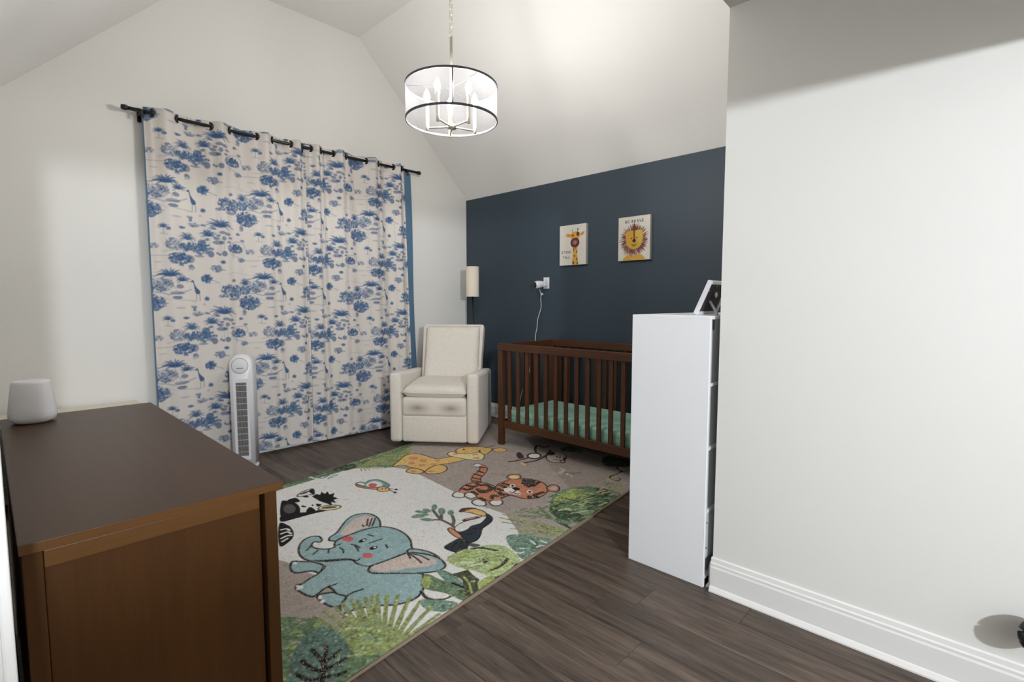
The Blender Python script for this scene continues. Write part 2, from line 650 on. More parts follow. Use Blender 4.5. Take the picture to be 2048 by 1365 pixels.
# baseboards: moulded profile (distance from wall, height)
BASE = [(0, 0), (0.028, 0), (0.028, 0.006), (0.020, 0.020), (0.016, 0.024), (0.016, 0.105), (0.013, 0.112), (0.013, 0.122), (0.009, 0.127), (0.007, 0.143), (0.0, 0.147)]
def baseboard(name, a, b, nrm):
    bm = bmesh.new()
    n = Vector((nrm[0], nrm[1], 0))
    add_sweep(bm, BASE, (*a, 0), (*b, 0), lambda p: n * p[0] + Vector((0, 0, p[1])))
    return struct(fin(name, bm, 'trim'))
baseboard('baseboard_right', (XC, -3.1), (XC, YE + 0.004), (-1, 0))
baseboard('baseboard_back', (XD, YA), (XB, YA), (0, -1))
baseboard('baseboard_accent', (XB, YE), (XB, YA), (-1, 0))
baseboard('baseboard_left', (XD, 0.88), (XD, YA), (1, 0))
baseboard('baseboard_front', (XC, YE), (XB, YE), (0, 1))

# moulded casing that ends the left wall beside the camera
bm = bmesh.new()
add_box(bm, -0.150, -0.020, 0.788, 0.80, 0, 2.06, 0.001, 1)
add_box(bm, -0.024, -0.006, 0.782, 0.800, 0, 2.06, 0.003, 2)
add_box(bm, -0.007, 0.0045, 0.776, 0.815, 0, 2.06, 0.003, 2)
add_box(bm, XD, 0.002, 0.80, 0.865, 0, 2.06, 0.003, 2)
struct(fin('trim_1', bm, 'trim'))

# ------------------------------------------------------------------ rug
RUG_ART = [
('p','white',0,0,[(981,3284),(1323,3378),(1559,3405),(1838,3421),(2058,3265),(2118,3110),(2115,2966),(2074,2538),(2035,2225),(2057,2025),(1952,1836),(1762,1571),(1342,1504),(1240,1502),(1115,1483),(1035,1489),(996,1576),(989,1695),(916,1822),(977,2022),(986,2164),(965,2231),(938,2392),(807,2727)]),
('p','green2',0,1,[(1112,3357),(1159,3492),(1390,3544),(1637,3570),(1920,3571),(2293,3633),(2526,3647),(2288,3357),(2141,3242),(2046,3247),(1941,3387),(1838,3421),(1678,3422),(1486,3391),(1323,3378)]),
('p','green3',0,1,[(1371,3419),(1492,3492),(1678,3509),(1814,3488),(1754,3430),(1565,3416)]),
('p','olive',0,1,[(1933,3427),(2077,3508),(2333,3530),(2493,3599),(2288,3357),(2144,3271),(2043,3344)]),
('p','dgreen',0,1,[(1726,3519),(1816,3549),(1912,3513),(1872,3428),(1779,3422)]),
('p','white',0,1,[(1449,3493),(1445,3489),(1441,3492),(1438,3502),(1437,3515),(1437,3530),(1440,3544),(1443,3554),(1448,3558),(1452,3555),(1455,3545),(1456,3532),(1455,3517),(1453,3503)]),
('p','white',0,1,[(1501,3493),(1497,3489),(1493,3492),(1490,3501),(1489,3515),(1490,3530),(1493,3544),(1496,3554),(1501,3558),(1505,3555),(1508,3546),(1509,3532),(1508,3517),(1505,3503)]),
('p','white',0,1,[(1559,3500),(1554,3496),(1550,3499),(1547,3509),(1546,3523),(1547,3538),(1550,3552),(1554,3563),(1559,3566),(1563,3563),(1565,3554),(1566,3540),(1565,3524),(1563,3510)]),
('s','white',14,1,[(1540,3509),(1551,3431),(1565,3383)]),
('s','white',14,1,[(1675,3530),(1732,3531)]),
('s','white',14,1,[(1475,3576),(1542,3575)]),
('s','olive',13,1,[(1936,3488),(1862,3317)]),
('s','olive',13,1,[(1936,3488),(1890,3306)]),
('s','olive',13,1,[(1936,3488),(1917,3295)]),
('s','olive',13,1,[(1936,3488),(1945,3285)]),
('s','olive',13,1,[(1936,3488),(1973,3274)]),
('s','olive',13,1,[(1936,3488),(2001,3263)]),
('s','olive',13,1,[(1936,3488),(2029,3252)]),
('p','gold',9,1,[(2083,3251),(2196,3335),(2324,3418),(2404,3374),(2420,3258),(2433,3158),(2503,3133),(2581,3100),(2601,2983),(2510,2985),(2419,2998),(2384,3016),(2313,3034),(2238,3014),(2180,2983),(2185,3069),(2163,3134),(2154,3221)]),
('p','gold',9,1,[(2090,3086),(2157,3110),(2185,3052),(2177,2986),(2125,2969),(2088,3027)]),
('p','gold',9,1,[(2180,2975),(2269,3024),(2346,3030),(2364,2968),(2322,2897),(2258,2873),(2208,2883),(2169,2922)]),
('p','gold',8,1,[(2689,3233),(2781,3255),(2870,3207),(2915,3127),(2935,3051),(2865,2996),(2765,2967),(2774,3039),(2693,3073),(2635,3133)]),
('p','cream',8,1,[(2581,3210),(2638,3217),(2644,3144),(2693,3073),(2779,3044),(2760,2962),(2697,2902),(2637,2889),(2595,2961),(2569,3054),(2554,3148)]),
('p','gold',8,1,[(2919,3025),(2997,3009),(2994,2925),(2921,2917),(2889,2976)]),
('p','orange',0,1,[(2338,3281),(2325,3270),(2309,3266),(2294,3272),(2281,3285),(2274,3303),(2275,3322),(2282,3339),(2295,3351),(2311,3355),(2326,3349),(2339,3336),(2346,3318),(2345,3298)]),
('p','orange',0,1,[(2348,3177),(2335,3165),(2322,3161),(2309,3163),(2300,3173),(2296,3187),(2298,3204),(2306,3220),(2318,3232),(2332,3237),(2345,3234),(2354,3224),(2358,3210),(2356,3193)]),
('p','orange',0,1,[(2247,3191),(2237,3182),(2226,3178),(2214,3181),(2206,3190),(2202,3203),(2203,3217),(2209,3230),(2219,3240),(2230,3243),(2241,3240),(2250,3232),(2254,3218),(2253,3204)]),
('p','orange',0,1,[(2341,3048),(2332,3040),(2322,3037),(2312,3040),(2304,3048),(2301,3059),(2302,3072),(2308,3083),(2317,3091),(2327,3094),(2337,3091),(2345,3083),(2348,3072),(2347,3059)]),
('p','orange',0,1,[(2271,3090),(2262,3083),(2251,3081),(2240,3085),(2231,3094),(2226,3107),(2226,3120),(2231,3132),(2240,3140),(2251,3142),(2263,3138),(2272,3128),(2276,3116),(2276,3102)]),
('p','orange',0,1,[(2418,3103),(2410,3096),(2400,3093),(2391,3096),(2384,3103),(2381,3113),(2382,3125),(2388,3135),(2396,3142),(2406,3145),(2415,3143),(2422,3136),(2425,3125),(2423,3114)]),
('p','orange',0,1,[(2145,3028),(2137,3021),(2127,3018),(2118,3021),(2111,3028),(2107,3039),(2108,3051),(2112,3062),(2120,3069),(2130,3072),(2140,3069),(2147,3062),(2150,3051),(2150,3039)]),
('p','orange',0,1,[(2232,2929),(2224,2923),(2214,2923),(2204,2927),(2195,2936),(2190,2948),(2189,2960),(2193,2970),(2201,2976),(2211,2976),(2222,2972),(2230,2963),(2235,2951),(2236,2939)]),
('p','pinko',0,1,[(2682,2922),(2672,2916),(2660,2915),(2648,2920),(2639,2930),(2634,2943),(2634,2956),(2640,2966),(2649,2973),(2661,2974),(2673,2969),(2683,2959),(2688,2946),(2687,2933)]),
('p','pinko',0,1,[(2621,3132),(2613,3126),(2604,3123),(2595,3126),(2588,3133),(2586,3142),(2587,3153),(2592,3162),(2601,3169),(2610,3172),(2619,3169),(2625,3163),(2628,3153),(2627,3142)]),
('p','black',0,1,[(2814,3060),(2806,3052),(2798,3048),(2792,3047),(2789,3050),(2790,3056),(2794,3065),(2801,3074),(2809,3081),(2817,3086),(2823,3087),(2826,3084),(2825,3077),(2821,3069)]),
('p','black',0,1,[(2751,3189),(2745,3184),(2739,3181),(2734,3181),(2731,3184),(2731,3189),(2733,3196),(2738,3203),(2744,3208),(2750,3211),(2755,3211),(2758,3208),(2758,3203),(2756,3196)]),
('s','black',9,1,[(2899,3110),(2981,3102),(3017,3099)]),
('s','black',9,1,[(2696,3029),(2736,3012)]),
('s','dbrown',22,1,[(2770,2690),(2838,2666),(2968,2648)]),
('s','dbrown',22,1,[(2839,2586),(2955,2557),(3098,2585)]),
('s','dbrown',22,1,[(3074,2660),(3156,2756),(3270,2829),(3264,2752),(3318,2740)]),
('s','dbrown',22,1,[(3058,2578),(3153,2604),(3229,2653)]),
('p','dbrown',0,1,[(3065,2605),(3032,2584),(2998,2577),(2969,2584),(2950,2603),(2945,2632),(2956,2664),(2980,2694),(3013,2715),(3049,2724),(3079,2717),(3099,2697),(3103,2667),(3091,2634)]),
('p','white',0,1,[(3054,2616),(3032,2603),(3008,2599),(2988,2605),(2974,2620),(2970,2640),(2976,2662),(2991,2682),(3013,2695),(3037,2700),(3059,2694),(3073,2680),(3077,2659),(3070,2636)]),
('p','dbrown',0,1,[(2968,2796),(3016,2797),(2936,2681),(2885,2696)]),
('p','mauve',9,1,[(3177,2439),(3124,2408),(3071,2395),(3029,2402),(3005,2427),(3003,2467),(3024,2513),(3064,2557),(3118,2591),(3173,2607),(3219,2601),(3245,2574),(3245,2531),(3221,2483)]),
('p','dbrown',0,1,[(3189,2566),(3170,2555),(3150,2552),(3132,2556),(3121,2568),(3118,2584),(3124,2602),(3138,2619),(3157,2630),(3178,2634),(3195,2629),(3207,2617),(3209,2600),(3203,2582)]),
('p','dbrown',0,1,[(3085,2375),(3068,2365),(3052,2361),(3038,2362),(3031,2370),(3031,2382),(3039,2396),(3052,2410),(3069,2420),(3086,2425),(3099,2424),(3107,2416),(3107,2404),(3099,2389)]),
('p','dbrown',0,1,[(3145,2416),(3130,2406),(3117,2401),(3107,2400),(3103,2404),(3105,2413),(3113,2424),(3125,2436),(3140,2446),(3154,2451),(3164,2452),(3168,2447),(3166,2438),(3158,2427)]),
('p','mauve',0,1,[(3078,2383),(3070,2378),(3061,2376),(3054,2377),(3049,2382),(3049,2388),(3052,2396),(3059,2403),(3068,2408),(3076,2410),(3084,2408),(3088,2404),(3088,2397),(3085,2390)]),
('p','black',0,1,[(3138,2495),(3132,2491),(3126,2489),(3121,2489),(3118,2492),(3119,2496),(3122,2501),(3127,2507),(3133,2511),(3139,2513),(3144,2512),(3146,2510),(3146,2505),(3143,2500)]),
('p','black',0,1,[(3136,2463),(3130,2459),(3123,2457),(3119,2458),(3116,2460),(3116,2465),(3119,2470),(3125,2475),(3131,2479),(3137,2481),(3142,2481),(3144,2478),(3144,2474),(3141,2468)]),
('p','gold',0,1,[(2808,2542),(2800,2539),(2793,2543),(2790,2553),(2790,2567),(2794,2583),(2801,2597),(2809,2606),(2817,2609),(2824,2605),(2827,2595),(2827,2581),(2823,2565),(2816,2551)]),
('s','black',7,1,[(3063,2477),(3066,2441),(3094,2431)]),
('p','pgreen',0,1,[(2906,2239),(2897,2237),(2893,2243),(2893,2255),(2899,2271),(2908,2288),(2920,2302),(2931,2312),(2940,2313),(2945,2308),(2944,2295),(2938,2279),(2928,2262),(2917,2248)]),
('p','pgreen',0,1,[(2885,2241),(2873,2233),(2857,2228),(2839,2226),(2824,2228),(2813,2233),(2810,2240),(2815,2248),(2826,2256),(2843,2261),(2860,2264),(2876,2262),(2887,2257),(2890,2249)]),
('p','pgreen',0,1,[(2843,2161),(2838,2162),(2837,2168),(2842,2178),(2850,2192),(2862,2205),(2874,2215),(2883,2221),(2889,2221),(2890,2215),(2885,2204),(2876,2190),(2865,2177),(2853,2167)]),
('p','pgreen',0,1,[(2830,2114),(2825,2114),(2824,2117),(2826,2125),(2831,2134),(2839,2144),(2847,2152),(2855,2157),(2860,2157),(2861,2153),(2859,2146),(2853,2136),(2846,2126),(2837,2118)]),
('s','dolive',12,1,[(2883,2230),(2890,2183),(2948,2134)]),
('p','tiger',8,1,[(2550,2844),(2577,2816),(2577,2759),(2536,2686),(2444,2621),(2365,2576),(2310,2513),(2274,2544),(2303,2603),(2362,2655),(2437,2687),(2518,2747),(2514,2794)]),
('p','white',0,1,[(2566,2788),(2555,2780),(2542,2778),(2531,2781),(2523,2790),(2519,2802),(2521,2815),(2528,2827),(2539,2835),(2551,2837),(2563,2834),(2571,2825),(2575,2813),(2573,2799)]),
('p','tiger',10,1,[(2112,2508),(2218,2559),(2294,2540),(2329,2475),(2323,2388),(2271,2310),(2288,2228),(2217,2209),(2157,2218),(2121,2243),(2102,2293),(2117,2369),(2103,2427)]),
('p','white',10,1,[(2031,2481),(2083,2505),(2105,2467),(2081,2412),(2040,2403),(2018,2441)]),
('p','white',10,1,[(2089,2429),(2133,2437),(2144,2393),(2115,2346),(2077,2349),(2069,2388)]),
('p','white',10,1,[(2038,2302),(2089,2313),(2105,2272),(2086,2222),(2052,2204),(2024,2242)]),
('p','white',10,1,[(2114,2222),(2166,2232),(2188,2198),(2167,2158),(2122,2142),(2094,2169)]),
('p','tiger',0,1,[(2080,2502),(2121,2498),(2115,2466),(2094,2455)]),
('p','tiger',0,1,[(2101,2315),(2125,2305),(2113,2258),(2091,2257)]),
('p','tiger',0,1,[(2153,2231),(2197,2230),(2191,2201),(2157,2200)]),
('p','tiger',10,1,[(2286,2352),(2372,2406),(2463,2411),(2538,2384),(2596,2316),(2610,2222),(2561,2122),(2493,2072),(2408,2050),(2336,2073),(2302,2118),(2292,2186),(2277,2252),(2268,2313)]),
('p','tiger',10,1,[(2517,2466),(2570,2477),(2610,2451),(2600,2407),(2553,2373),(2493,2402)]),
('p','cream',0,1,[(2572,2402),(2560,2395),(2545,2394),(2532,2399),(2522,2410),(2518,2423),(2519,2437),(2527,2449),(2539,2456),(2553,2457),(2567,2452),(2577,2442),(2581,2428),(2580,2414)]),
('p','tiger',10,1,[(2564,2129),(2623,2131),(2627,2088),(2588,2044),(2539,2030),(2515,2065),(2529,2100)]),
('p','mauve',0,1,[(2591,2061),(2577,2054),(2563,2052),(2550,2055),(2542,2064),(2540,2076),(2544,2089),(2553,2100),(2567,2108),(2582,2110),(2595,2107),(2603,2098),(2605,2086),(2601,2073)]),
('p','white',0,1,[(2352,2228),(2335,2219),(2319,2219),(2308,2229),(2303,2247),(2305,2269),(2315,2292),(2330,2309),(2348,2319),(2364,2319),(2376,2309),(2381,2290),(2378,2267),(2368,2245)]),
('p','white',0,1,[(2351,2175),(2338,2169),(2326,2172),(2317,2181),(2313,2197),(2314,2215),(2321,2233),(2331,2246),(2344,2252),(2356,2250),(2366,2240),(2370,2224),(2369,2205),(2362,2188)]),
('p','white',0,1,[(2430,2300),(2420,2293),(2409,2290),(2400,2292),(2394,2298),(2393,2307),(2396,2318),(2404,2328),(2414,2335),(2425,2338),(2434,2336),(2440,2330),(2441,2321),(2438,2310)]),
('p','white',0,1,[(2429,2144),(2418,2137),(2407,2134),(2398,2136),(2393,2142),(2392,2151),(2396,2161),(2404,2171),(2414,2178),(2426,2181),(2435,2180),(2441,2174),(2441,2165),(2437,2154)]),
('p','black',0,1,[(2424,2304),(2417,2299),(2410,2296),(2405,2297),(2402,2300),(2401,2305),(2404,2312),(2409,2318),(2416,2323),(2423,2326),(2428,2326),(2432,2322),(2432,2317),(2429,2310)]),
('p','black',0,1,[(2423,2148),(2416,2143),(2410,2141),(2405,2142),(2401,2145),(2401,2150),(2404,2156),(2409,2162),(2415,2167),(2422,2169),(2427,2168),(2431,2165),(2431,2160),(2428,2154)]),
('p','black',0,1,[(2404,2230),(2394,2226),(2385,2228),(2377,2236),(2372,2248),(2372,2261),(2376,2274),(2383,2284),(2392,2289),(2402,2287),(2410,2279),(2415,2267),(2415,2253),(2411,2240)]),
('s','black',10,1,[(2375,2243),(2335,2227),(2325,2253)]),
('s','black',10,1,[(2335,2227),(2331,2189),(2352,2186)]),
('s','black',10,1,[(2216,2226),(2290,2201)]),
('s','black',32,1,[(2572,2342),(2501,2289)]),
('s','black',32,1,[(2593,2313),(2486,2252)]),
('s','black',32,1,[(2599,2277),(2480,2224)]),
('s','black',32,1,[(2592,2230),(2510,2210)]),
('s','black',32,1,[(2467,2089),(2413,2097)]),
('s','black',32,1,[(2378,2056),(2392,2095)]),
('s','black',32,1,[(2337,2084),(2353,2104)]),
('s','black',32,1,[(2367,2377),(2362,2330)]),
('s','black',32,1,[(2407,2387),(2408,2351)]),
('s','black',32,1,[(2310,2350),(2307,2305)]),
('s','black',30,1,[(2149,2519),(2157,2477),(2190,2476)]),
('s','black',30,1,[(2211,2539),(2216,2492),(2242,2489)]),
('s','black',30,1,[(2278,2522),(2277,2470),(2314,2459)]),
('s','black',30,1,[(2214,2402),(2235,2363),(2298,2380)]),
('s','black',30,1,[(2307,2439),(2286,2392),(2221,2361)]),
('s','black',30,1,[(2212,2437),(2191,2377),(2216,2367)]),
('s','black',30,1,[(2169,2259),(2205,2284),(2214,2258)]),
('s','black',30,1,[(2271,2293),(2252,2250),(2277,2240)]),
('s','black',30,1,[(2158,2427),(2146,2376)]),
('s','black',30,1,[(2119,2311),(2115,2271)]),
('s','black',20,1,[(2536,2771),(2539,2725)]),
('s','black',20,1,[(2461,2710),(2460,2651)]),
('s','black',20,1,[(2398,2676),(2403,2613)]),
('s','black',20,1,[(2335,2626),(2352,2571)]),
('s','black',20,1,[(2296,2575),(2315,2537)]),
('s','black',11,1,[(3411,2114),(3288,2060),(3206,1975),(3185,1935),(3104,1932),(3038,1939),(2991,1898),(2991,1853),(3035,1851),(3040,1872)]),
('s','black',11,1,[(3171,1942),(3220,1919),(3267,1883)]),
('p','dgreen',0,1,[(3341,2211),(3433,2211),(3460,2110),(3452,2002),(3323,1959),(3237,2027),(3215,2115)]),
('p','green3',0,1,[(3347,2638),(3437,2599),(3436,2490),(3377,2421),(3318,2508),(3288,2565)]),
('s','mauve',14,1,[(3377,2421),(3376,2320),(3376,2246)]),
('s','mauve',14,1,[(3406,2495),(3391,2355)]),
('p','orange',7,1,[(1699,3110),(1704,3048),(1723,3001),(1760,2946),(1747,2906),(1717,2964),(1688,3021),(1683,3071)]),
('p','teal',7,1,[(1703,3117),(1742,3128),(1758,3088),(1808,3112),(1850,3081),(1857,3014),(1853,2941),(1819,2902),(1781,2930),(1743,2970),(1715,3015),(1708,3055)]),
('p','white',0,1,[(1731,3031),(1780,3071),(1822,3062),(1830,2993),(1791,2946),(1747,2976)]),
('p','white',0,1,[(1707,3107),(1736,3105),(1739,3068),(1721,3051)]),
('p','red',0,1,[(1786,2985),(1775,2972),(1763,2966),(1751,2968),(1742,2977),(1738,2992),(1739,3010),(1746,3027),(1757,3040),(1770,3047),(1782,3045),(1791,3035),(1795,3020),(1794,3002)]),
('p','gold',7,1,[(1804,2860),(1790,2846),(1773,2840),(1757,2844),(1745,2857),(1738,2876),(1739,2898),(1747,2919),(1761,2934),(1778,2940),(1794,2936),(1807,2923),(1813,2903),(1812,2880)]),
('p','black',0,1,[(1777,2896),(1774,2892),(1771,2890),(1769,2889),(1767,2890),(1767,2894),(1769,2898),(1771,2902),(1774,2906),(1777,2909),(1779,2910),(1780,2908),(1780,2905),(1779,2901)]),
('p','black',0,1,[(1795,2882),(1793,2879),(1790,2877),(1788,2877),(1787,2878),(1787,2881),(1788,2884),(1790,2888),(1792,2892),(1795,2894),(1797,2894),(1798,2893),(1798,2890),(1797,2886)]),
('s','black',7,1,[(1809,2868),(1837,2820)]),
('s','black',7,1,[(1799,2852),(1797,2785)]),
('p','black',0,1,[(1840,2814),(1836,2810),(1831,2807),(1826,2808),(1823,2812),(1821,2817),(1822,2824),(1825,2830),(1829,2835),(1834,2837),(1839,2836),(1842,2833),(1844,2827),(1843,2821)]),
('p','black',0,1,[(1804,2775),(1800,2770),(1795,2767),(1790,2768),(1787,2771),(1785,2777),(1786,2784),(1790,2791),(1794,2796),(1799,2799),(1804,2798),(1808,2795),(1809,2789),(1808,2782)]),
('p','white',0,1,[(1229,3141),(1281,3158),(1348,3162),(1399,3097),(1409,2977),(1405,2888),(1313,2885),(1254,2892),(1148,2940)]),
('p','black',0,0,[(1390,3106),(1428,3130),(1440,3098),(1469,3143),(1468,3087),(1501,3123),(1484,3058),(1521,3063),(1484,3008),(1490,2952),(1459,2953),(1449,2893),(1433,2933),(1411,2878),(1401,2934),(1390,2992)]),
('p','black',0,1,[(1216,3155),(1248,3157),(1273,3108),(1266,3011),(1237,2931),(1205,2891),(1124,2924)]),
('p','dgrey',0,1,[(1234,2988),(1219,2962),(1203,2946),(1187,2944),(1176,2955),(1171,2979),(1174,3009),(1183,3042),(1198,3070),(1215,3087),(1231,3090),(1243,3078),(1248,3053),(1245,3021)]),
('p','black',0,1,[(1136,2953),(1209,2929),(1255,2895),(1292,2867),(1326,2871),(1430,2807),(1303,2837),(1234,2847),(1176,2851),(1101,2866)]),
('p','cream',9,1,[(1440,2823),(1427,2812),(1406,2810),(1381,2818),(1357,2834),(1338,2855),(1329,2878),(1331,2897),(1343,2909),(1364,2912),(1389,2904),(1413,2887),(1432,2865),(1442,2842)]),
('p','dgrey',0,1,[(1422,2836),(1414,2832),(1401,2833),(1384,2841),(1367,2852),(1353,2866),(1344,2879),(1344,2889),(1351,2893),(1364,2892),(1381,2885),(1399,2873),(1413,2859),(1421,2846)]),
('p','white',10,1,[(1329,3187),(1387,3236),(1454,3238),(1416,3137),(1391,3153),(1347,3159)]),
('p','dgrey',0,1,[(1350,3198),(1388,3222),(1428,3220),(1386,3186)]),
('p','black',0,1,[(1419,3216),(1452,3235),(1418,3140),(1409,3162)]),
('p','black',0,1,[(1255,3157),(1308,3160),(1303,3083),(1272,3092)]),
('p','black',0,1,[(1355,2975),(1374,2939),(1345,2918),(1343,2942)]),
('p','black',0,1,[(1261,2907),(1304,2954),(1311,2908),(1299,2862),(1264,2874)]),
('p','black',0,1,[(1293,2972),(1290,2968),(1285,2969),(1280,2973),(1275,2981),(1272,2990),(1272,2999),(1273,3005),(1277,3009),(1281,3008),(1287,3004),(1291,2996),(1294,2987),(1295,2979)]),
('p','black',0,1,[(1334,2963),(1331,2958),(1328,2955),(1325,2955),(1323,2957),(1322,2961),(1323,2966),(1325,2972),(1328,2977),(1331,2980),(1334,2981),(1336,2979),(1336,2974),(1336,2969)]),
('p','black',0,1,[(1376,3120),(1371,3115),(1365,3113),(1358,3115),(1352,3121),(1348,3130),(1347,3140),(1349,3149),(1353,3155),(1360,3157),(1367,3154),(1373,3148),(1377,3139),(1378,3129)]),
('p','black',0,1,[(1083,2850),(1110,2791),(1103,2717),(1082,2652),(1042,2600),(977,2580)]),
('s','white',13,1,[(1060,2763),(1084,2755),(1088,2724)]),
('s','white',13,1,[(1040,2713),(1071,2715),(1079,2681)]),
('s','white',13,1,[(1018,2658),(1049,2668),(1070,2655)]),
('s','white',13,1,[(1008,2619),(1041,2635)]),
('s','bark',20,1,[(1733,2098),(1744,2155),(1746,2238),(1774,2321),(1798,2383)]),
('s','bark',20,1,[(1744,2235),(1704,2277)]),
('s','bark',20,1,[(1737,2123),(1786,2171),(1824,2231)]),
('s','bark',20,1,[(1749,2239),(1793,2294)]),
('p','leaf',0,1,[(1852,2411),(1842,2395),(1829,2381),(1816,2372),(1806,2370),(1799,2374),(1798,2384),(1803,2399),(1813,2415),(1825,2429),(1839,2438),(1850,2441),(1857,2437),(1857,2426)]),
('p','leaf',0,1,[(1778,2369),(1771,2364),(1762,2367),(1755,2375),(1751,2388),(1749,2404),(1752,2418),(1757,2429),(1765,2434),(1774,2432),(1781,2423),(1786,2410),(1787,2394),(1784,2380)]),
('p','leaf',0,1,[(1836,2309),(1820,2294),(1805,2284),(1793,2283),(1786,2290),(1786,2304),(1792,2323),(1805,2342),(1820,2358),(1836,2368),(1849,2370),(1856,2362),(1856,2348),(1849,2329)]),
('p','leaf',0,1,[(1859,2259),(1847,2247),(1835,2240),(1825,2239),(1819,2245),(1819,2257),(1824,2271),(1833,2286),(1846,2298),(1858,2305),(1868,2306),(1874,2300),(1875,2288),(1869,2274)]),
('p','leaf',0,1,[(1752,2370),(1745,2367),(1736,2372),(1725,2384),(1715,2399),(1709,2417),(1707,2432),(1710,2441),(1717,2444),(1727,2439),(1738,2428),(1747,2411),(1753,2394),(1755,2379)]),
('p','leaf',0,1,[(1741,2345),(1729,2337),(1711,2334),(1689,2338),(1669,2348),(1654,2361),(1646,2376),(1648,2388),(1659,2397),(1677,2399),(1699,2395),(1720,2386),(1735,2372),(1743,2357)]),
('p','leaf',0,1,[(1715,2261),(1707,2257),(1696,2261),(1683,2271),(1672,2285),(1664,2302),(1662,2317),(1664,2327),(1672,2331),(1684,2327),(1696,2317),(1708,2302),(1715,2286),(1718,2271)]),
('p','dgrey',0,1,[(1678,1970),(1673,1914),(1696,1851),(1661,1852),(1649,1896)]),
('p','navy',8,1,[(1979,2115),(1979,2070),(1956,2030),(1900,2000),(1832,1983),(1774,1934),(1718,1904),(1671,1912),(1686,1979),(1701,2049),(1727,2093),(1779,2119),(1835,2120),(1914,2099)]),
('p','white',0,1,[(1730,2094),(1778,2118),(1840,2115),(1912,2097),(1953,2096),(1949,2076),(1870,2041),(1814,2052),(1761,2034),(1717,2047)]),
('p','navy',8,1,[(1555,1966),(1610,1980),(1664,1984),(1674,1953),(1661,1907),(1620,1871),(1570,1863),(1553,1911)]),
('s','black',9,1,[(1562,1922),(1628,1961)]),
('s','black',9,1,[(1576,1880),(1646,1942)]),
('s','black',9,1,[(1760,2013),(1800,2016),(1814,1990)]),
('s','black',9,1,[(1726,1984),(1764,1976)]),
('p','orange',7,1,[(1695,2114),(1718,2107),(1698,2002),(1670,1985),(1672,2048)]),
('p','gold',8,1,[(1911,2229),(1961,2241),(1993,2186),(1989,2123),(1953,2091),(1936,2134),(1927,2191)]),
('p','maroon',0,1,[(1889,2252),(1937,2271),(1982,2236),(1990,2205),(1949,2227),(1911,2229),(1891,2229)]),
('p','maroon',0,1,[(1828,2147),(1872,2140),(1921,2117),(1914,2097),(1849,2113),(1821,2125)]),
('s','gold',8,1,[(1849,2135),(1899,2115)]),
('p','navy',0,1,[(1963,2066),(1958,2063),(1952,2061),(1948,2062),(1945,2066),(1944,2070),(1945,2076),(1948,2081),(1953,2085),(1959,2086),(1963,2085),(1966,2082),(1967,2077),(1966,2071)]),
('p','green2',0,1,[(2389,1956),(2530,2023),(2653,2003),(2763,1936),(2800,1840),(2794,1700),(2580,1656),(2403,1628),(2281,1631),(2219,1672),(2222,1766),(2272,1869)]),
('p','ygreen',0,1,[(2411,1948),(2530,1991),(2643,1953),(2624,1878),(2482,1873),(2365,1881)]),
('p','lgreen',0,1,[(2627,1782),(2590,1762),(2555,1753),(2527,1757),(2513,1772),(2514,1796),(2531,1824),(2560,1852),(2597,1873),(2634,1883),(2664,1880),(2679,1864),(2677,1838),(2658,1809)]),
('p','dgreen',0,1,[(2303,1890),(2350,1868),(2368,1767),(2333,1650),(2252,1662),(2225,1750),(2251,1837)]),
('p','dgreen',0,1,[(2755,1870),(2802,1821),(2707,1729),(2574,1662),(2484,1647),(2631,1718)]),
('s','dgreen',16,1,[(2407,1894),(2451,1791),(2452,1680)]),
('s','dgreen',16,1,[(2482,1933),(2510,1815),(2537,1701)]),
('s','dgreen',16,1,[(2222,1766),(2167,1633),(2171,1585)]),
('s','dgreen',16,1,[(2213,1825),(2179,1714),(2167,1633)]),
('s','olive',17,1,[(2131,1640),(2090,1797),(2042,2035)]),
('s','olive',17,1,[(2119,1631),(2074,1783),(1995,2015)]),
('s','olive',17,1,[(2105,1620),(2052,1764),(1964,1962)]),
('s','olive',17,1,[(2083,1603),(2022,1738),(1940,1865)]),
('s','olive',17,1,[(2076,1598),(2011,1729),(1951,1814)]),
('s','olive',17,1,[(2063,1588),(1994,1714),(1932,1768)]),
('s','olive',17,1,[(2113,1626),(2064,1775),(2012,1960)]),
('s','green2',34,1,[(2209,1683),(2197,1792),(2190,1953)]),
('s','green2',34,1,[(2209,1683),(2197,1792),(2270,1952)]),
('s','green2',34,1,[(2209,1683),(2197,1792),(2096,1948)]),
('p','leaf',0,1,[(1860,1823),(1920,1785),(1969,1692),(1985,1589),(1828,1571),(1740,1592),(1767,1677),(1802,1755)]),
('s','dolive',9,1,[(1879,1719),(1878,1622),(1865,1578)]),
('s','dolive',9,1,[(1878,1622),(1914,1663)]),
('s','white',10,1,[(1913,1705),(1894,1645)]),
('s','white',10,1,[(1943,1653),(1945,1620)]),
('p','lgreen',0,1,[(1479,1851),(1525,1878),(1620,1872),(1680,1844),(1747,1801),(1771,1734),(1750,1643),(1703,1578),(1583,1550),(1523,1612),(1498,1714),(1471,1774)]),
('s','ygreen',18,1,[(1486,1830),(1586,1814),(1690,1743)]),
('s','ygreen',18,1,[(1514,1733),(1612,1733),(1689,1689)]),
('s','ygreen',18,1,[(1538,1628),(1622,1638),(1676,1632)]),
('s','ygreen',18,1,[(1527,1840),(1620,1834)]),
('s','black',16,1,[(1643,1851),(1680,1825),(1714,1745)]),
('s','black',16,1,[(1571,1638),(1622,1630),(1685,1648)]),
('s','black',16,1,[(1594,1709),(1618,1710)]),
('s','black',16,1,[(1598,1565),(1651,1574),(1688,1585)]),
('s','ygreen',9.26140341856488,1,[(2406,1751),(2437,1743),(2479,1729)]),
('s','olive',15.51352011444739,1,[(2246,1689),(2291,1697),(2322,1688)]),
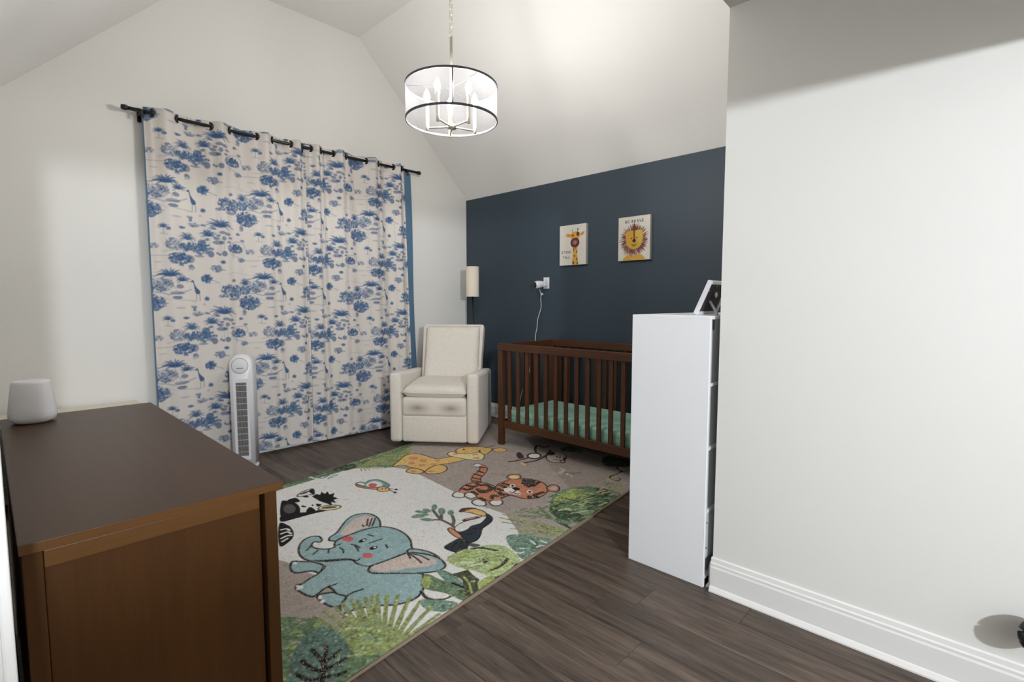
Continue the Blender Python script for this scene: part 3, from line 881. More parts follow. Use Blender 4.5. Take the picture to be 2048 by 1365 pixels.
('s','dgreen',16.969640979864693,1,[(2474,1723),(2501,1704),(2517,1670)]),
('s','dgreen',19.879409896736668,1,[(2425,1710),(2436,1678),(2470,1660)]),
('s','ygreen',14.630230426192032,1,[(2315,1766),(2337,1754),(2391,1754)]),
('s','lgreen',16.013135223602482,1,[(2657,1813),(2691,1792),(2744,1796)]),
('s','green3',14.31921351148552,1,[(2388,1910),(2426,1900),(2453,1874)]),
('s','lgreen',15.264209207033403,1,[(2538,1835),(2570,1815),(2613,1808)]),
('s','ygreen',16.890267482826932,1,[(2402,1628),(2451,1634),(2482,1626)]),
('s','ygreen',20.66041142142921,1,[(2315,1867),(2355,1862),(2376,1830)]),
('s','ygreen',9.710035626850559,1,[(2319,1670),(2358,1653),(2378,1634)]),
('s','lgreen',18.28829139063496,1,[(2524,1692),(2587,1697),(2611,1690)]),
('s','green3',20.059223243641235,1,[(2261,1711),(2284,1682),(2311,1667)]),
('s','lgreen',9.91012677178281,1,[(2502,1663),(2508,1629),(2546,1612)]),
('s','ygreen',13.112671546432669,1,[(2438,1785),(2467,1772),(2523,1787)]),
('s','ygreen',9.59065525852705,1,[(2438,1930),(2469,1925),(2523,1923)]),
('s','olive',14.869346619824402,1,[(2473,2025),(2488,1995),(2542,1988)]),
('s','green3',17.122570483589197,1,[(2447,1666),(2480,1652),(2499,1621)]),
('s','green3',11.480203636468195,1,[(2321,1851),(2353,1835),(2400,1842)]),
('s','ygreen',15.359479940778886,1,[(2439,1824),(2484,1817),(2520,1812)]),
('s','lgreen',15.914818805724263,1,[(2362,1740),(2391,1712),(2406,1689)]),
('s','leaf',8.56704563587928,1,[(2677,1791),(2707,1769),(2733,1741)]),
('s','ygreen',12.712254182598482,1,[(2653,1767),(2665,1730),(2695,1710)]),
('s','leaf',19.219561871911868,1,[(2541,2010),(2587,1996),(2616,1978)]),
('s','lgreen',21.464833444282814,1,[(2316,1830),(2354,1814),(2363,1780)]),
('s','leaf',19.98838124310049,1,[(2571,1810),(2588,1774),(2612,1753)]),
('s','green3',11.059580498726557,1,[(2343,1877),(2362,1861),(2416,1855)]),
('s','dgreen',18.776771269452396,1,[(2576,1646),(2628,1650),(2663,1641)]),
('s','olive',12.629003625050249,1,[(2524,1616),(2560,1603),(2607,1607)]),
('s','dgreen',17.735977652093887,1,[(2336,1873),(2372,1878),(2420,1879)]),
('s','dgreen',18.746112825773682,1,[(2288,1671),(2340,1682),(2365,1672)]),
('s','olive',14.352776969494018,1,[(2704,1843),(2731,1834),(2801,1844)]),
('s','green3',9.331675388520356,1,[(2278,1828),(2294,1804),(2324,1779)]),
('s','dgreen',17.95728301161682,1,[(2648,1797),(2682,1782),(2728,1771)]),
('s','green3',13.91450224559318,1,[(2653,1753),(2690,1730),(2697,1697)]),
('s','green3',20.037499552519535,1,[(2568,1796),(2594,1785),(2657,1791)]),
('s','dgreen',15.629278641579608,1,[(2528,1749),(2553,1725),(2591,1709)]),
('s','dgreen',12.108313985132186,1,[(2420,1833),(2468,1838),(2501,1822)]),
('s','lgreen',15.617186805449927,1,[(2472,1791),(2509,1782),(2559,1794)]),
('s','green3',16.581993152532213,1,[(2428,2004),(2475,2000),(2501,1975)]),
('s','ygreen',14.067599454193125,1,[(2616,1896),(2644,1870),(2682,1854)]),
('s','ygreen',16.063754715878733,1,[(2508,1937),(2524,1907),(2551,1880)]),
('s','ygreen',12.61506752043617,1,[(2484,1691),(2514,1672),(2525,1637)]),
('s','dgreen',19.616835275604686,1,[(2668,1802),(2696,1775),(2742,1769)]),
('s','green3',17.25410643245356,1,[(2550,1771),(2602,1758),(2617,1735)]),
('s','green3',17.4555512250108,1,[(2688,1731),(2731,1722),(2779,1723)]),
('s','green3',20.334537732500415,1,[(2628,1855),(2648,1829),(2672,1798)]),
('s','olive',16.775154169027886,1,[(2372,1711),(2391,1677),(2426,1668)]),
('s','lgreen',14.136068387045727,1,[(2333,1834),(2366,1815),(2383,1786)]),
('s','dgreen',13.100224000653226,1,[(2637,1791),(2672,1766),(2709,1756)]),
('s','leaf',20.879497817632977,1,[(2460,1766),(2487,1742),(2499,1710)]),
('s','green3',20.495893749973188,1,[(2466,1695),(2520,1694),(2547,1683)]),
('s','ygreen',13.570702098803169,1,[(2379,1733),(2396,1703),(2419,1680)]),
('s','ygreen',10.205271158503848,1,[(2592,1930),(2653,1951),(2688,1938)]),
('s','leaf',12.046791304173325,1,[(2378,1764),(2416,1757),(2461,1765)]),
('s','leaf',18.072068297403366,1,[(2651,1969),(2666,1932),(2694,1908)]),
('s','ygreen',11.010782344793515,1,[(2613,1945),(2649,1932),(2690,1915)]),
('s','olive',13.47852925600812,1,[(2383,1817),(2397,1781),(2429,1765)]),
('s','dgreen',11.900404470213704,1,[(2319,1765),(2361,1756),(2389,1741)]),
('s','olive',19.527566285545156,1,[(2532,1826),(2572,1826),(2621,1824)]),
('s','dgreen',14.332319706306968,1,[(2321,1898),(2352,1884),(2402,1893)]),
('s','ygreen',19.672627236131696,1,[(2583,1978),(2641,1979),(2669,1961)]),
('s','leaf',19.645753536822443,1,[(2503,2012),(2536,2000),(2588,1999)]),
('s','dgreen',17.267303290027932,1,[(2590,1845),(2609,1819),(2660,1809)]),
('s','ygreen',20.50473738032948,1,[(2509,1946),(2533,1912),(2560,1894)]),
('s','lgreen',20.996273242988796,1,[(2596,1966),(2647,1966),(2672,1934)]),
('s','dgreen',10.81188101666751,1,[(2370,1964),(2386,1940),(2428,1921)]),
('s','dgreen',19.548423686103604,1,[(2661,1758),(2726,1764),(2754,1755)]),
('s','leaf',21.62815519034978,1,[(2390,1732),(2400,1705),(2430,1678)]),
('s','lgreen',19.422838522165044,1,[(2394,1726),(2423,1708),(2448,1682)]),
('s','green2',17.048491970654858,1,[(2840,1820),(2880,1813),(2898,1803)]),
('s','pinko',11.862139598268499,1,[(2938,1908),(2959,1896),(2983,1876)]),
('s','pinko',19.398847725467704,1,[(2719,1830),(2755,1822),(2777,1817)]),
('s','green2',8.360991752419334,1,[(2897,1838),(2936,1841),(2961,1827)]),
('s','green2',19.22277986881275,1,[(2891,1801),(2910,1778),(2932,1768)]),
('s','ygreen',18.686643449258067,1,[(2943,1903),(2994,1910),(3011,1895)]),
('s','ygreen',9.122147313728405,1,[(2747,1788),(2776,1777),(2773,1747)]),
('s','taupe',15.927649630674452,1,[(2935,1847),(2975,1835),(2970,1808)]),
('s','green2',17.071156391501418,1,[(2908,1820),(2926,1797),(2952,1788)]),
('s','taupe',18.125393691445858,1,[(2732,1743),(2772,1733),(2777,1716)]),
('s','ygreen',16.209413612459254,1,[(2861,1809),(2918,1817),(2930,1811)]),
('s','pinko',9.250856296437494,1,[(2958,1797),(2994,1795),(3005,1767)]),
('s','lgreen',13.15999317858014,1,[(2772,1847),(2815,1849),(2824,1824)]),
('s','lgreen',10.859275880189479,1,[(2889,1789),(2933,1789),(2950,1775)]),
('s','green2',19.33231916050677,1,[(2862,1867),(2896,1867),(2923,1852)]),
('s','ygreen',11.562469586021878,1,[(2869,1761),(2912,1764),(2938,1763)]),
('s','olive',16.021666287841292,1,[(2129,2001),(2127,1973),(2156,1965)]),
('s','olive',9.362969610649468,1,[(2164,1951),(2178,1951),(2215,1957)]),
('s','taupe',13.976015519968621,1,[(2208,1941),(2242,1955),(2260,1941)]),
('s','olive',10.410482659942824,1,[(2154,1823),(2190,1836),(2203,1825)]),
('s','olive',9.382484929385871,1,[(2181,1956),(2211,1965),(2231,1951)]),
('s','olive',11.71943206862354,1,[(2118,1875),(2131,1858),(2164,1865)]),
('s','taupe',10.580061450364179,1,[(2252,1917),(2271,1906),(2295,1895)]),
('s','green2',12.943128486810505,1,[(2148,1967),(2177,1958),(2178,1934)]),
('s','olive',15.111064578584184,1,[(2168,1940),(2207,1949),(2219,1938)]),
('s','green2',15.849609392632937,1,[(2256,1916),(2283,1915),(2310,1918)]),
('s','taupe',10.091075378851013,1,[(2155,1893),(2182,1889),(2198,1875)]),
('s','taupe',17.187760160637737,1,[(2216,1997),(2232,1988),(2247,1962)]),
('s','green2',12.33379826524339,1,[(2154,1996),(2177,1996),(2202,1984)]),
('s','green2',16.183867348131074,1,[(2231,1895),(2232,1871),(2262,1862)]),
('s','green2',17.558682090896156,1,[(2265,1855),(2291,1856),(2318,1859)]),
('s','green2',14.303491756323668,1,[(2199,1836),(2221,1829),(2246,1824)]),
('s','green2',16.915878318549684,1,[(2181,1925),(2207,1913),(2226,1910)]),
('s','olive',9.181905685368868,1,[(2115,1962),(2153,1972),(2165,1962)]),
('s','mgreen',12.420101643574167,1,[(1616,1725),(1632,1696),(1662,1685)]),
('s','mgreen',8.19414714622797,1,[(1565,1674),(1589,1660),(1618,1650)]),
('s','ygreen',8.830392462788113,1,[(1516,1837),(1542,1820),(1568,1807)]),
('s','ygreen',9.12823870125012,1,[(1548,1865),(1569,1845),(1587,1816)]),
('s','white',8.883534554982868,1,[(1522,1731),(1556,1721),(1575,1706)]),
('s','ygreen',8.235454492932906,1,[(1592,1696),(1601,1668),(1632,1651)]),
('s','lgreen',13.133604255214482,1,[(1580,1747),(1608,1729),(1622,1703)]),
('s','mgreen',8.692581746189779,1,[(1643,1723),(1664,1702),(1694,1688)]),
('s','lgreen',8.292926843373502,1,[(1546,1738),(1569,1720),(1590,1697)]),
('s','ygreen',13.823960599435381,1,[(1555,1639),(1585,1642),(1612,1638)]),
('s','mgreen',11.009681705393904,1,[(1568,1745),(1589,1728),(1625,1727)]),
('s','lgreen',10.14214725578617,1,[(1472,1790),(1495,1776),(1526,1771)]),
('s','mgreen',12.16417821084076,1,[(1578,1696),(1603,1686),(1637,1692)]),
('s','mgreen',13.277705530790799,1,[(1492,1730),(1509,1701),(1532,1685)]),
('s','lgreen',11.975674393870719,1,[(1502,1738),(1524,1721),(1554,1711)]),
('s','mgreen',8.992672241227947,1,[(1661,1738),(1695,1731),(1714,1705)]),
('s','ygreen',11.299135299711084,1,[(1667,1740),(1698,1724),(1717,1703)]),
('s','lgreen',10.46177862628762,1,[(1487,1846),(1512,1826),(1542,1824)]),
('s','white',8.379725970235807,1,[(1507,1788),(1532,1773),(1548,1743)]),
('s','mgreen',12.412627147124521,1,[(1505,1870),(1520,1835),(1546,1822)]),
('s','lgreen',12.196532998836785,1,[(1668,1696),(1703,1690),(1727,1678)]),
('s','ygreen',12.921292641189586,1,[(1563,1805),(1585,1785),(1614,1771)]),
('s','ygreen',12.399267452803532,1,[(1548,1776),(1569,1775),(1606,1781)]),
('s','lgreen',11.676461759536725,1,[(1653,1753),(1686,1757),(1713,1740)]),
('s','lgreen',10.810873614983294,1,[(1601,1790),(1631,1786),(1657,1765)]),
('s','lgreen',10.50780811442499,1,[(1650,1741),(1683,1742),(1711,1733)]),
('s','white',9.960822551026746,1,[(1811,1680),(1827,1662),(1845,1651)]),
('s','leaf',11.263667990847486,1,[(1830,1663),(1848,1651),(1856,1627)]),
('s','leaf',11.650316112509671,1,[(1792,1623),(1811,1610),(1835,1608)]),
('s','dteal',10.223048228002227,1,[(1853,1642),(1861,1620),(1882,1608)]),
('s','green3',9.78298855375065,1,[(1867,1653),(1882,1643),(1914,1648)]),
('s','dteal',7.48204390057831,1,[(1798,1712),(1818,1697),(1826,1677)]),
('s','white',10.713532399835245,1,[(1878,1627),(1908,1621),(1918,1605)]),
('s','green3',10.151514788352305,1,[(1822,1707),(1835,1690),(1851,1672)]),
('s','leaf',9.244424242217729,1,[(1854,1733),(1878,1737),(1901,1727)]),
('s','leaf',7.672015976813765,1,[(1852,1602),(1872,1593),(1898,1599)]),
('s','white',9.168059032165065,1,[(1806,1598),(1831,1595),(1844,1575)]),
('s','white',11.7071844805176,1,[(1761,1668),(1774,1646),(1795,1640)]),
('s','green3',8.002794328304457,1,[(1814,1707),(1830,1698),(1842,1672)]),
('s','green3',9.657666214035448,1,[(1883,1719),(1905,1705),(1925,1698)]),
('s','ygreen',16.055698086281485,1,[(1980,3542),(2035,3565),(2068,3546)]),
('s','green2',14.969509867198544,1,[(2131,3385),(2176,3379),(2199,3334)]),
('s','ygreen',9.5836378472331,1,[(2125,3550),(2191,3585),(2221,3563)]),
('s','olive',11.988647202599356,1,[(2038,3498),(2079,3511),(2129,3508)]),
('s','green2',10.070336393688217,1,[(2111,3604),(2149,3590),(2208,3623)]),
('s','ygreen',13.309010035791204,1,[(2048,3673),(2073,3642),(2131,3651)]),
('s','green2',12.190024644200202,1,[(2127,3482),(2179,3498),(2219,3483)]),
('s','olive',9.381550838906447,1,[(1994,3484),(2048,3506),(2081,3484)]),
('s','taupe',11.675501703682526,1,[(2096,3388),(2109,3327),(2149,3315)]),
('s','olive',8.62855135598421,1,[(2097,3443),(2111,3378),(2152,3372)]),
('s','olive',17.78678917635089,1,[(2169,3378),(2213,3400),(2264,3390)]),
('s','ygreen',9.092021102938958,1,[(2003,3661),(2015,3576),(2059,3587)]),
('s','ygreen',14.343284422518877,1,[(2171,3553),(2199,3532),(2262,3544)]),
('s','ygreen',16.741768549469768,1,[(2160,3662),(2221,3707),(2264,3698)]),
('s','taupe',13.633774630838184,1,[(1995,3449),(2057,3500),(2088,3477)]),
('s','ygreen',17.72468736690003,1,[(2010,3597),(2055,3600),(2099,3595)]),
('s','green2',13.14726215407221,1,[(2109,3695),(2141,3673),(2164,3617)]),
('s','olive',10.957380115740929,1,[(2016,3415),(2051,3392),(2101,3406)]),
('s','taupe',8.614853451115271,1,[(2193,3508),(2243,3495),(2279,3486)]),
('s','olive',14.098479953993365,1,[(2021,3635),(2045,3609),(2119,3674)]),
('s','green2',13.047025991230388,1,[(2190,3475),(2242,3477),(2280,3465)]),
('s','olive',16.87843443715217,1,[(2250,3576),(2255,3512),(2318,3518)]),
('s','dgreen',8.500067606924457,1,[(1558,3448),(1617,3470),(1628,3433)]),
('s','dgreen',8.62802926271344,1,[(1520,3498),(1551,3477),(1580,3452)]),
('s','green3',12.067110512075518,1,[(1579,3407),(1595,3383),(1652,3408)]),
('s','dgreen',9.003693327116121,1,[(1522,3542),(1559,3527),(1585,3503)]),
('s','green3',11.713853039297026,1,[(1582,3453),(1613,3422),(1651,3432)]),
('s','leaf',15.965011472710298,1,[(1576,3435),(1608,3439),(1653,3461)]),
('s','leaf',14.371402218355819,1,[(1560,3429),(1605,3453),(1637,3456)]),
('s','green3',15.382358892977358,1,[(1492,3516),(1521,3489),(1566,3526)]),
('s','green3',8.781096740277688,1,[(1628,3365),(1651,3350),(1704,3374)]),
('s','leaf',14.581256229549119,1,[(1493,3556),(1534,3581),(1562,3537)]),
('s','leaf',10.108983211296874,1,[(1613,3341),(1674,3386),(1691,3377)]),
('s','green3',9.193343266331672,1,[(1600,3418),(1644,3418),(1677,3431)]),
('p','eleph',11,1,[(1184,2461),(1204,2490),(1254,2515),(1313,2572),(1373,2625),(1425,2651),(1473,2643),(1505,2605),(1513,2550),(1501,2492),(1476,2440),(1451,2406),(1425,2426),(1369,2438),(1309,2439),(1249,2438),(1208,2425),(1192,2439)]),
('p','epink',0,1,[(1265,2491),(1332,2549),(1400,2593),(1462,2599),(1491,2558),(1489,2520),(1450,2467),(1402,2452),(1343,2457),(1277,2446)]),
('s','black',10,1,[(1462,2548),(1410,2471)]),
('s','black',10,1,[(1481,2536),(1415,2457)]),
('s','black',10,1,[(1496,2527),(1430,2450)]),
('s','black',10,1,[(1399,2501),(1395,2477)]),
('p','eleph',11,1,[(938,2351),(957,2379),(971,2371),(1010,2324),(1073,2264),(1039,2225),(1002,2189),(989,2223),(964,2243),(926,2265),(922,2307)]),
('p','eleph',11,1,[(910,2013),(930,2018),(975,1988),(987,1958),(996,1920),(953,1884),(932,1887),(915,1906),(908,1944),(904,1983)]),
('p','eleph',11,1,[(1018,2330),(1073,2263),(1162,2193),(1164,2138),(1193,2075),(1171,2011),(1202,1974),(1319,1852),(1304,1806),(1283,1770),(1245,1728),(1195,1703),(1146,1706),(1098,1730),(1051,1770),(1000,1803),(941,1820),(922,1825),(937,1869),(960,1896),(994,1924),(977,1974),(979,2042),(952,2045),(922,2031),(897,2024),(881,2057),(873,2109),(874,2146),(889,2163),(906,2154),(945,2170),(983,2180),(1008,2192),(1047,2231)]),
('p','eleph',11,1,[(1163,2499),(1167,2537),(1146,2564),(1114,2567),(1078,2546),(1041,2497),(1015,2433),(1008,2375),(1018,2331),(1052,2294),(1100,2255),(1152,2212),(1166,2180),(1164,2138),(1176,2101),(1193,2075),(1232,2067),(1285,2062),(1353,2059),(1416,2053),(1449,2103),(1473,2143),(1493,2197),(1503,2265),(1497,2334),(1470,2394),(1425,2427),(1370,2439),(1309,2440),(1250,2439),(1213,2430),(1186,2406),(1164,2366),(1122,2386),(1098,2425),(1092,2459),(1105,2486),(1124,2498),(1138,2476),(1155,2482)]),
('p','eleph',11,1,[(1424,2075),(1457,2025),(1473,1962),(1468,1899),(1441,1945),(1394,2050)]),
('p','eleph',11,1,[(1168,2044),(1201,2070),(1258,2065),(1329,2059),(1391,2053),(1427,2010),(1452,1960),(1466,1904),(1459,1855),(1442,1818),(1413,1806),(1377,1813),(1316,1856),(1251,1923),(1201,1973),(1171,2011)]),
('p','epink',0,1,[(1182,2040),(1206,2061),(1279,2054),(1361,2046),(1394,2041),(1420,1984),(1445,1926),(1438,1877),(1413,1862),(1366,1884),(1288,1937),(1210,1987)]),
('s','black',10,1,[(1389,2043),(1390,1984),(1381,1925)]),
('s','black',10,1,[(1394,2041),(1419,1982),(1422,1919)]),
('s','black',10,1,[(1385,2040),(1370,1998)]),
('s','black',10,1,[(993,1925),(1029,1931),(1071,1923)]),
('s','black',10,1,[(979,2052),(995,2046),(1013,2045)]),
('p','red',0,1,[(1279,2381),(1271,2371),(1260,2368),(1249,2371),(1239,2381),(1234,2395),(1233,2410),(1237,2425),(1246,2435),(1257,2438),(1268,2435),(1278,2425),(1283,2411),(1284,2395)]),
('p','red',0,1,[(1255,2151),(1247,2143),(1237,2140),(1228,2143),(1220,2151),(1216,2162),(1216,2175),(1220,2187),(1227,2196),(1237,2199),(1247,2196),(1255,2188),(1259,2176),(1259,2163)]),
('p','black',0,1,[(1326,2328),(1320,2321),(1312,2316),(1301,2313),(1291,2313),(1283,2316),(1279,2322),(1279,2329),(1284,2336),(1293,2342),(1303,2345),(1314,2345),(1322,2342),(1326,2336)]),
('p','black',0,1,[(1320,2211),(1315,2205),(1306,2201),(1297,2200),(1288,2202),(1281,2207),(1278,2214),(1279,2222),(1284,2229),(1293,2233),(1302,2234),(1311,2232),(1318,2226),(1321,2219)]),
('p','white',0,1,[(1318,2328),(1315,2325),(1312,2322),(1309,2321),(1305,2322),(1303,2323),(1302,2326),(1303,2330),(1305,2333),(1308,2336),(1312,2337),(1315,2336),(1317,2334),(1318,2331)]),
('p','white',0,1,[(1314,2216),(1312,2213),(1309,2210),(1306,2209),(1303,2210),(1300,2212),(1300,2214),(1300,2218),(1302,2221),(1305,2223),(1309,2224),(1312,2223),(1314,2222),(1314,2219)]),
('s','black',9,1,[(1358,2372),(1370,2334)]),
('s','black',9,1,[(1313,2280),(1383,2273)]),
('s','black',9,1,[(1362,2202),(1350,2167)]),
('s','black',9,1,[(1095,2472),(1053,2436)]),
('s','black',9,1,[(1095,2398),(1059,2375)]),
('s','black',9,1,[(1135,2365),(1117,2334)]),
('s','black',9,1,[(1184,2345),(1183,2310),(1169,2280)]),
('s','black',9,1,[(1241,2336),(1253,2307),(1252,2269)]),
('s','black',9,1,[(1248,2313),(1240,2274),(1230,2242)]),
('s','black',9,1,[(1163,2198),(1179,2164),(1198,2173)]),
('s','black',9,1,[(1166,2375),(1184,2379),(1209,2377)]),
('p','white',0,1,[(902,2131),(899,2125),(894,2120),(887,2117),(880,2117),(874,2120),(871,2124),(871,2130),(874,2136),(879,2141),(886,2144),(893,2144),(899,2141),(902,2137)]),
('p','white',0,1,[(922,1990),(919,1985),(915,1983),(911,1983),(908,1986),(907,1991),(907,1998),(909,2004),(912,2009),(916,2012),(920,2011),(923,2008),(924,2003),(924,1997)]),
('p','white',0,1,[(918,1960),(915,1956),(912,1952),(907,1951),(903,1952),(900,1955),(899,1959),(899,1964),(902,1969),(905,1972),(910,1973),(914,1972),(917,1969),(918,1965)]),
('p','white',0,1,[(968,2346),(965,2341),(961,2339),(958,2340),(955,2343),(953,2348),(953,2354),(954,2360),(957,2364),(960,2366),(964,2365),(967,2362),(969,2357),(969,2351)]),
('p','white',0,1,[(890,2150),(888,2147),(886,2145),(883,2146),(881,2148),(880,2151),(880,2155),(881,2159),(883,2162),(886,2164),(888,2163),(890,2161),(891,2158),(891,2154)]),
('s','black',16,1,[(1235,1726),(1224,1676),(1235,1638),(1259,1617),(1296,1608)]),
('p','white',0,1,[(1248,1726),(1291,1675),(1300,1617),(1263,1622),(1235,1664)]),
('p','leaf',0,1,[(1388,1820),(1417,1762),(1407,1661),(1373,1555),(1356,1625),(1357,1714)]),
('p','green2',0,1,[(1281,1792),(1335,1825),(1350,1751),(1368,1640),(1348,1547),(1316,1537),(1298,1640),(1266,1705),(1259,1755)]),
('p','ygreen',0,1,[(1281,1785),(1326,1814),(1320,1767),(1268,1726)]),
('p','ygreen',0,1,[(1444,1593),(1518,1606),(1539,1569),(1467,1552),(1405,1542)]),
('p','leaf',0,1,[(1192,1677),(1227,1653),(1291,1548),(1216,1539),(1179,1590),(1173,1633)]),
('p','dolive',0,0,[(1409,1743),(1442,1729),(1492,1715),(1478,1663),(1471,1609),(1443,1595),(1413,1554),(1350,1545),(1347,1616),(1374,1609),(1411,1657),(1416,1697)]),
('s','ygreen',10,1,[(1436,1676),(1417,1621),(1379,1562)]),
('s','ygreen',10,1,[(1420,1633),(1447,1620)]),
('s','black',14,1,[(1535,1573),(1574,1563),(1634,1564),(1685,1585)]),
('s','black',14,1,[(1566,1635),(1625,1631),(1692,1655)]),
('s','black',14,1,[(1370,1678),(1382,1622)]),
('p','green2',0,1,[(708,1964),(810,1901),(838,1851),(842,1737),(880,1636),(942,1522),(844,1486),(750,1467),(649,1452),(551,1554)]),
('p','mgreen',0,1,[(841,1676),(904,1716),(958,1726),(997,1708),(984,1632),(976,1576),(947,1506),(908,1509),(858,1561),(840,1618)]),
('s','olive',26,1,[(885,1552),(866,1701),(838,1885)]),
('s','olive',26,1,[(890,1547),(889,1701),(883,1892)]),
('s','olive',26,1,[(894,1543),(910,1697),(925,1889)]),
('s','olive',26,1,[(898,1539),(927,1694),(958,1889)]),
('s','olive',26,1,[(901,1535),(944,1689),(994,1881)]),
('s','olive',26,1,[(904,1532),(954,1678),(1013,1861)]),
('s','olive',26,1,[(908,1528),(970,1674),(1045,1856)]),
('s','olive',26,1,[(911,1525),(982,1668),(1069,1847)]),
('s','olive',26,1,[(913,1523),(992,1662),(1090,1837)]),
('s','olive',26,1,[(917,1518),(1007,1648),(1119,1809)]),
('s','olive',26,1,[(922,1513),(1023,1630),(1150,1774)]),
('s','olive',26,1,[(927,1508),(1037,1606),(1175,1723)]),
('s','olive',26,1,[(932,1503),(1046,1579),(1190,1669)]),
('s','olive',26,1,[(937,1498),(1052,1548),(1196,1603)]),
('s','olive',26,1,[(940,1494),(1051,1519),(1188,1544)]),
('s','green2',8.576631465783478,1,[(938,1586),(940,1573),(954,1567)]),
('s','green2',8.663094498608249,1,[(886,1717),(893,1709),(903,1700)]),
('s','mgreen',15.868204613773557,1,[(914,1700),(921,1695),(932,1683)]),
('s','mgreen',11.229212728612659,1,[(838,1683),(846,1680),(854,1665)]),
('s','lgreen',11.54410942570247,1,[(883,1668),(895,1663),(902,1655)]),
('s','green2',9.050678929502434,1,[(915,1598),(923,1596),(934,1589)]),
('s','olive',9.80099061612844,1,[(899,1695),(905,1688),(919,1683)]),
('s','mgreen',16.86697502022231,1,[(883,1710),(895,1716),(902,1710)]),
('s','ygreen',9.66670673091576,1,[(940,1595),(944,1583),(955,1576)]),
('s','lgreen',15.116872356104581,1,[(860,1596),(868,1582),(877,1580)]),
('s','green2',13.211926539791193,1,[(933,1640),(939,1622),(948,1620)]),
('s','lgreen',12.828208737246467,1,[(869,1577),(882,1572),(888,1567)]),
('s','mgreen',10.214457521683247,1,[(853,1618),(860,1612),(872,1615)]),
('s','ygreen',16.090739344078496,1,[(860,1614),(865,1606),(879,1606)]),
('s','lgreen',17.970841074517804,1,[(906,1599),(912,1593),(925,1586)]),
('s','olive',15.141836108608212,1,[(822,1673),(828,1665),(840,1662)]),
('s','mgreen',9.981096279919687,1,[(950,1655),(965,1658),(969,1655)]),
('s','ygreen',17.674840336392684,1,[(915,1648),(928,1651),(934,1648)]),
('s','olive',11.3157375737349,1,[(903,1689),(912,1679),(923,1683)]),
('s','ygreen',11.023652815835199,1,[(857,1635),(870,1629),(874,1618)]),
('s','green2',9.947995587114479,1,[(903,1571),(914,1570),(921,1556)]),
('s','lgreen',15.287119023371751,1,[(849,1573),(858,1560),(866,1560)]),
('s','ygreen',15.223647904381266,1,[(835,1659),(840,1648),(854,1648)]),
('s','olive',12.362852379571933,1,[(840,1587),(848,1577),(858,1577)]),
('s','ygreen',8.185295777766346,1,[(870,1718),(880,1713),(889,1703)]),
('s','green2',11.615937864826513,1,[(939,1639),(952,1638),(959,1630)]),
('s','lgreen',10.44292890457437,1,[(875,1605),(886,1607),(894,1598)]),
('s','olive',9.04758948959379,1,[(861,1708),(867,1701),(880,1705)]),
('s','green2',12.341176979223324,1,[(823,1645),(836,1648),(842,1643)]),
('s','mgreen',8.282793459491613,1,[(884,1668),(895,1663),(902,1652)]),
('s','lgreen',14.87983813798306,1,[(833,1644),(842,1635),(849,1627)]),
('s','green2',15.501894802208376,1,[(913,1596),(924,1585),(930,1580)]),
('s','green2',10.380862815795446,1,[(904,1548),(912,1538),(921,1530)]),
('s','lgreen',14.647579978534896,1,[(901,1653),(909,1647),(920,1644)]),
('s','olive',11.230338776830914,1,[(935,1679),(943,1670),(955,1667)]),
('s','olive',11.939449058749336,1,[(910,1609),(918,1605),(930,1606)]),
('s','green2',12.38374756769013,1,[(921,1596),(935,1601),(940,1595)]),
('s','lgreen',15.900615813434921,1,[(933,1672),(941,1668),(953,1661)]),
('s','ygreen',14.836360346351704,1,[(881,1548),(892,1542),(899,1539)]),
('s','lgreen',14.75721545631578,1,[(892,1724),(901,1716),(909,1705)]),
('s','ygreen',14.667142299696895,1,[(813,1637),(820,1633),(830,1623)]),
('s','green2',8.49198430124214,1,[(818,1613),(829,1612),(835,1599)]),
('s','ygreen',15.583047425430546,1,[(952,1638),(959,1626),(971,1626)]),
('s','olive',16.69140717275637,1,[(844,1624),(855,1627),(862,1621)]),
('s','green2',8.51726973117735,1,[(904,1639),(916,1637),(922,1624)]),
('s','lgreen',12.4342801689811,1,[(844,1592),(851,1587),(863,1583)]),
('s','ygreen',9.281642577131203,1,[(915,1646),(922,1635),(934,1633)]),
('s','olive',14.327812193486494,1,[(853,1602),(861,1592),(871,1597)]),
('s','olive',10.438342297133651,1,[(863,1664),(868,1661),(881,1664)]),
('s','lgreen',9.633415846477927,1,[(893,1707),(904,1707),(913,1700)]),
('s','ygreen',12.960704540360279,1,[(928,1545),(940,1548),(947,1539)]),
('s','green2',8.770133576104936,1,[(930,1657),(937,1643),(948,1639)]),
('s','ygreen',15.21343252483027,1,[(901,1609),(909,1603),(918,1592)]),
('s','ygreen',12.90114040948453,1,[(875,1545),(881,1534),(893,1533)]),
('s','green2',10.546874606590997,1,[(949,1599),(964,1595),(968,1585)]),
('s','olive',16.165143264328847,1,[(900,1545),(913,1541),(917,1528)]),
('s','olive',9.931356710482977,1,[(883,1541),(892,1538),(901,1536)]),
('s','green2',12.13947243227677,1,[(890,1640),(899,1630),(906,1621)]),
('s','ygreen',9.280367140875562,1,[(890,1644),(902,1642),(910,1638)]),
('s','mgreen',9.412390055723119,1,[(909,1569),(921,1566),(928,1556)]),
('s','ygreen',15.797513717381058,1,[(762,1697),(773,1693),(776,1683)]),
('s','leaf',13.197799740589748,1,[(681,1735),(687,1723),(694,1720)]),
('s','leaf',8.203979802838589,1,[(744,1834),(752,1828),(760,1830)]),
('s','ygreen',13.808221270340326,1,[(727,1716),(738,1717),(742,1712)]),
('s','ygreen',16.506062561163567,1,[(732,1708),(742,1706),(747,1705)]),
('s','olive',14.853481546884419,1,[(815,1835),(821,1833),(830,1821)]),
('s','leaf',16.135356826819283,1,[(708,1700),(711,1694),(722,1690)]),
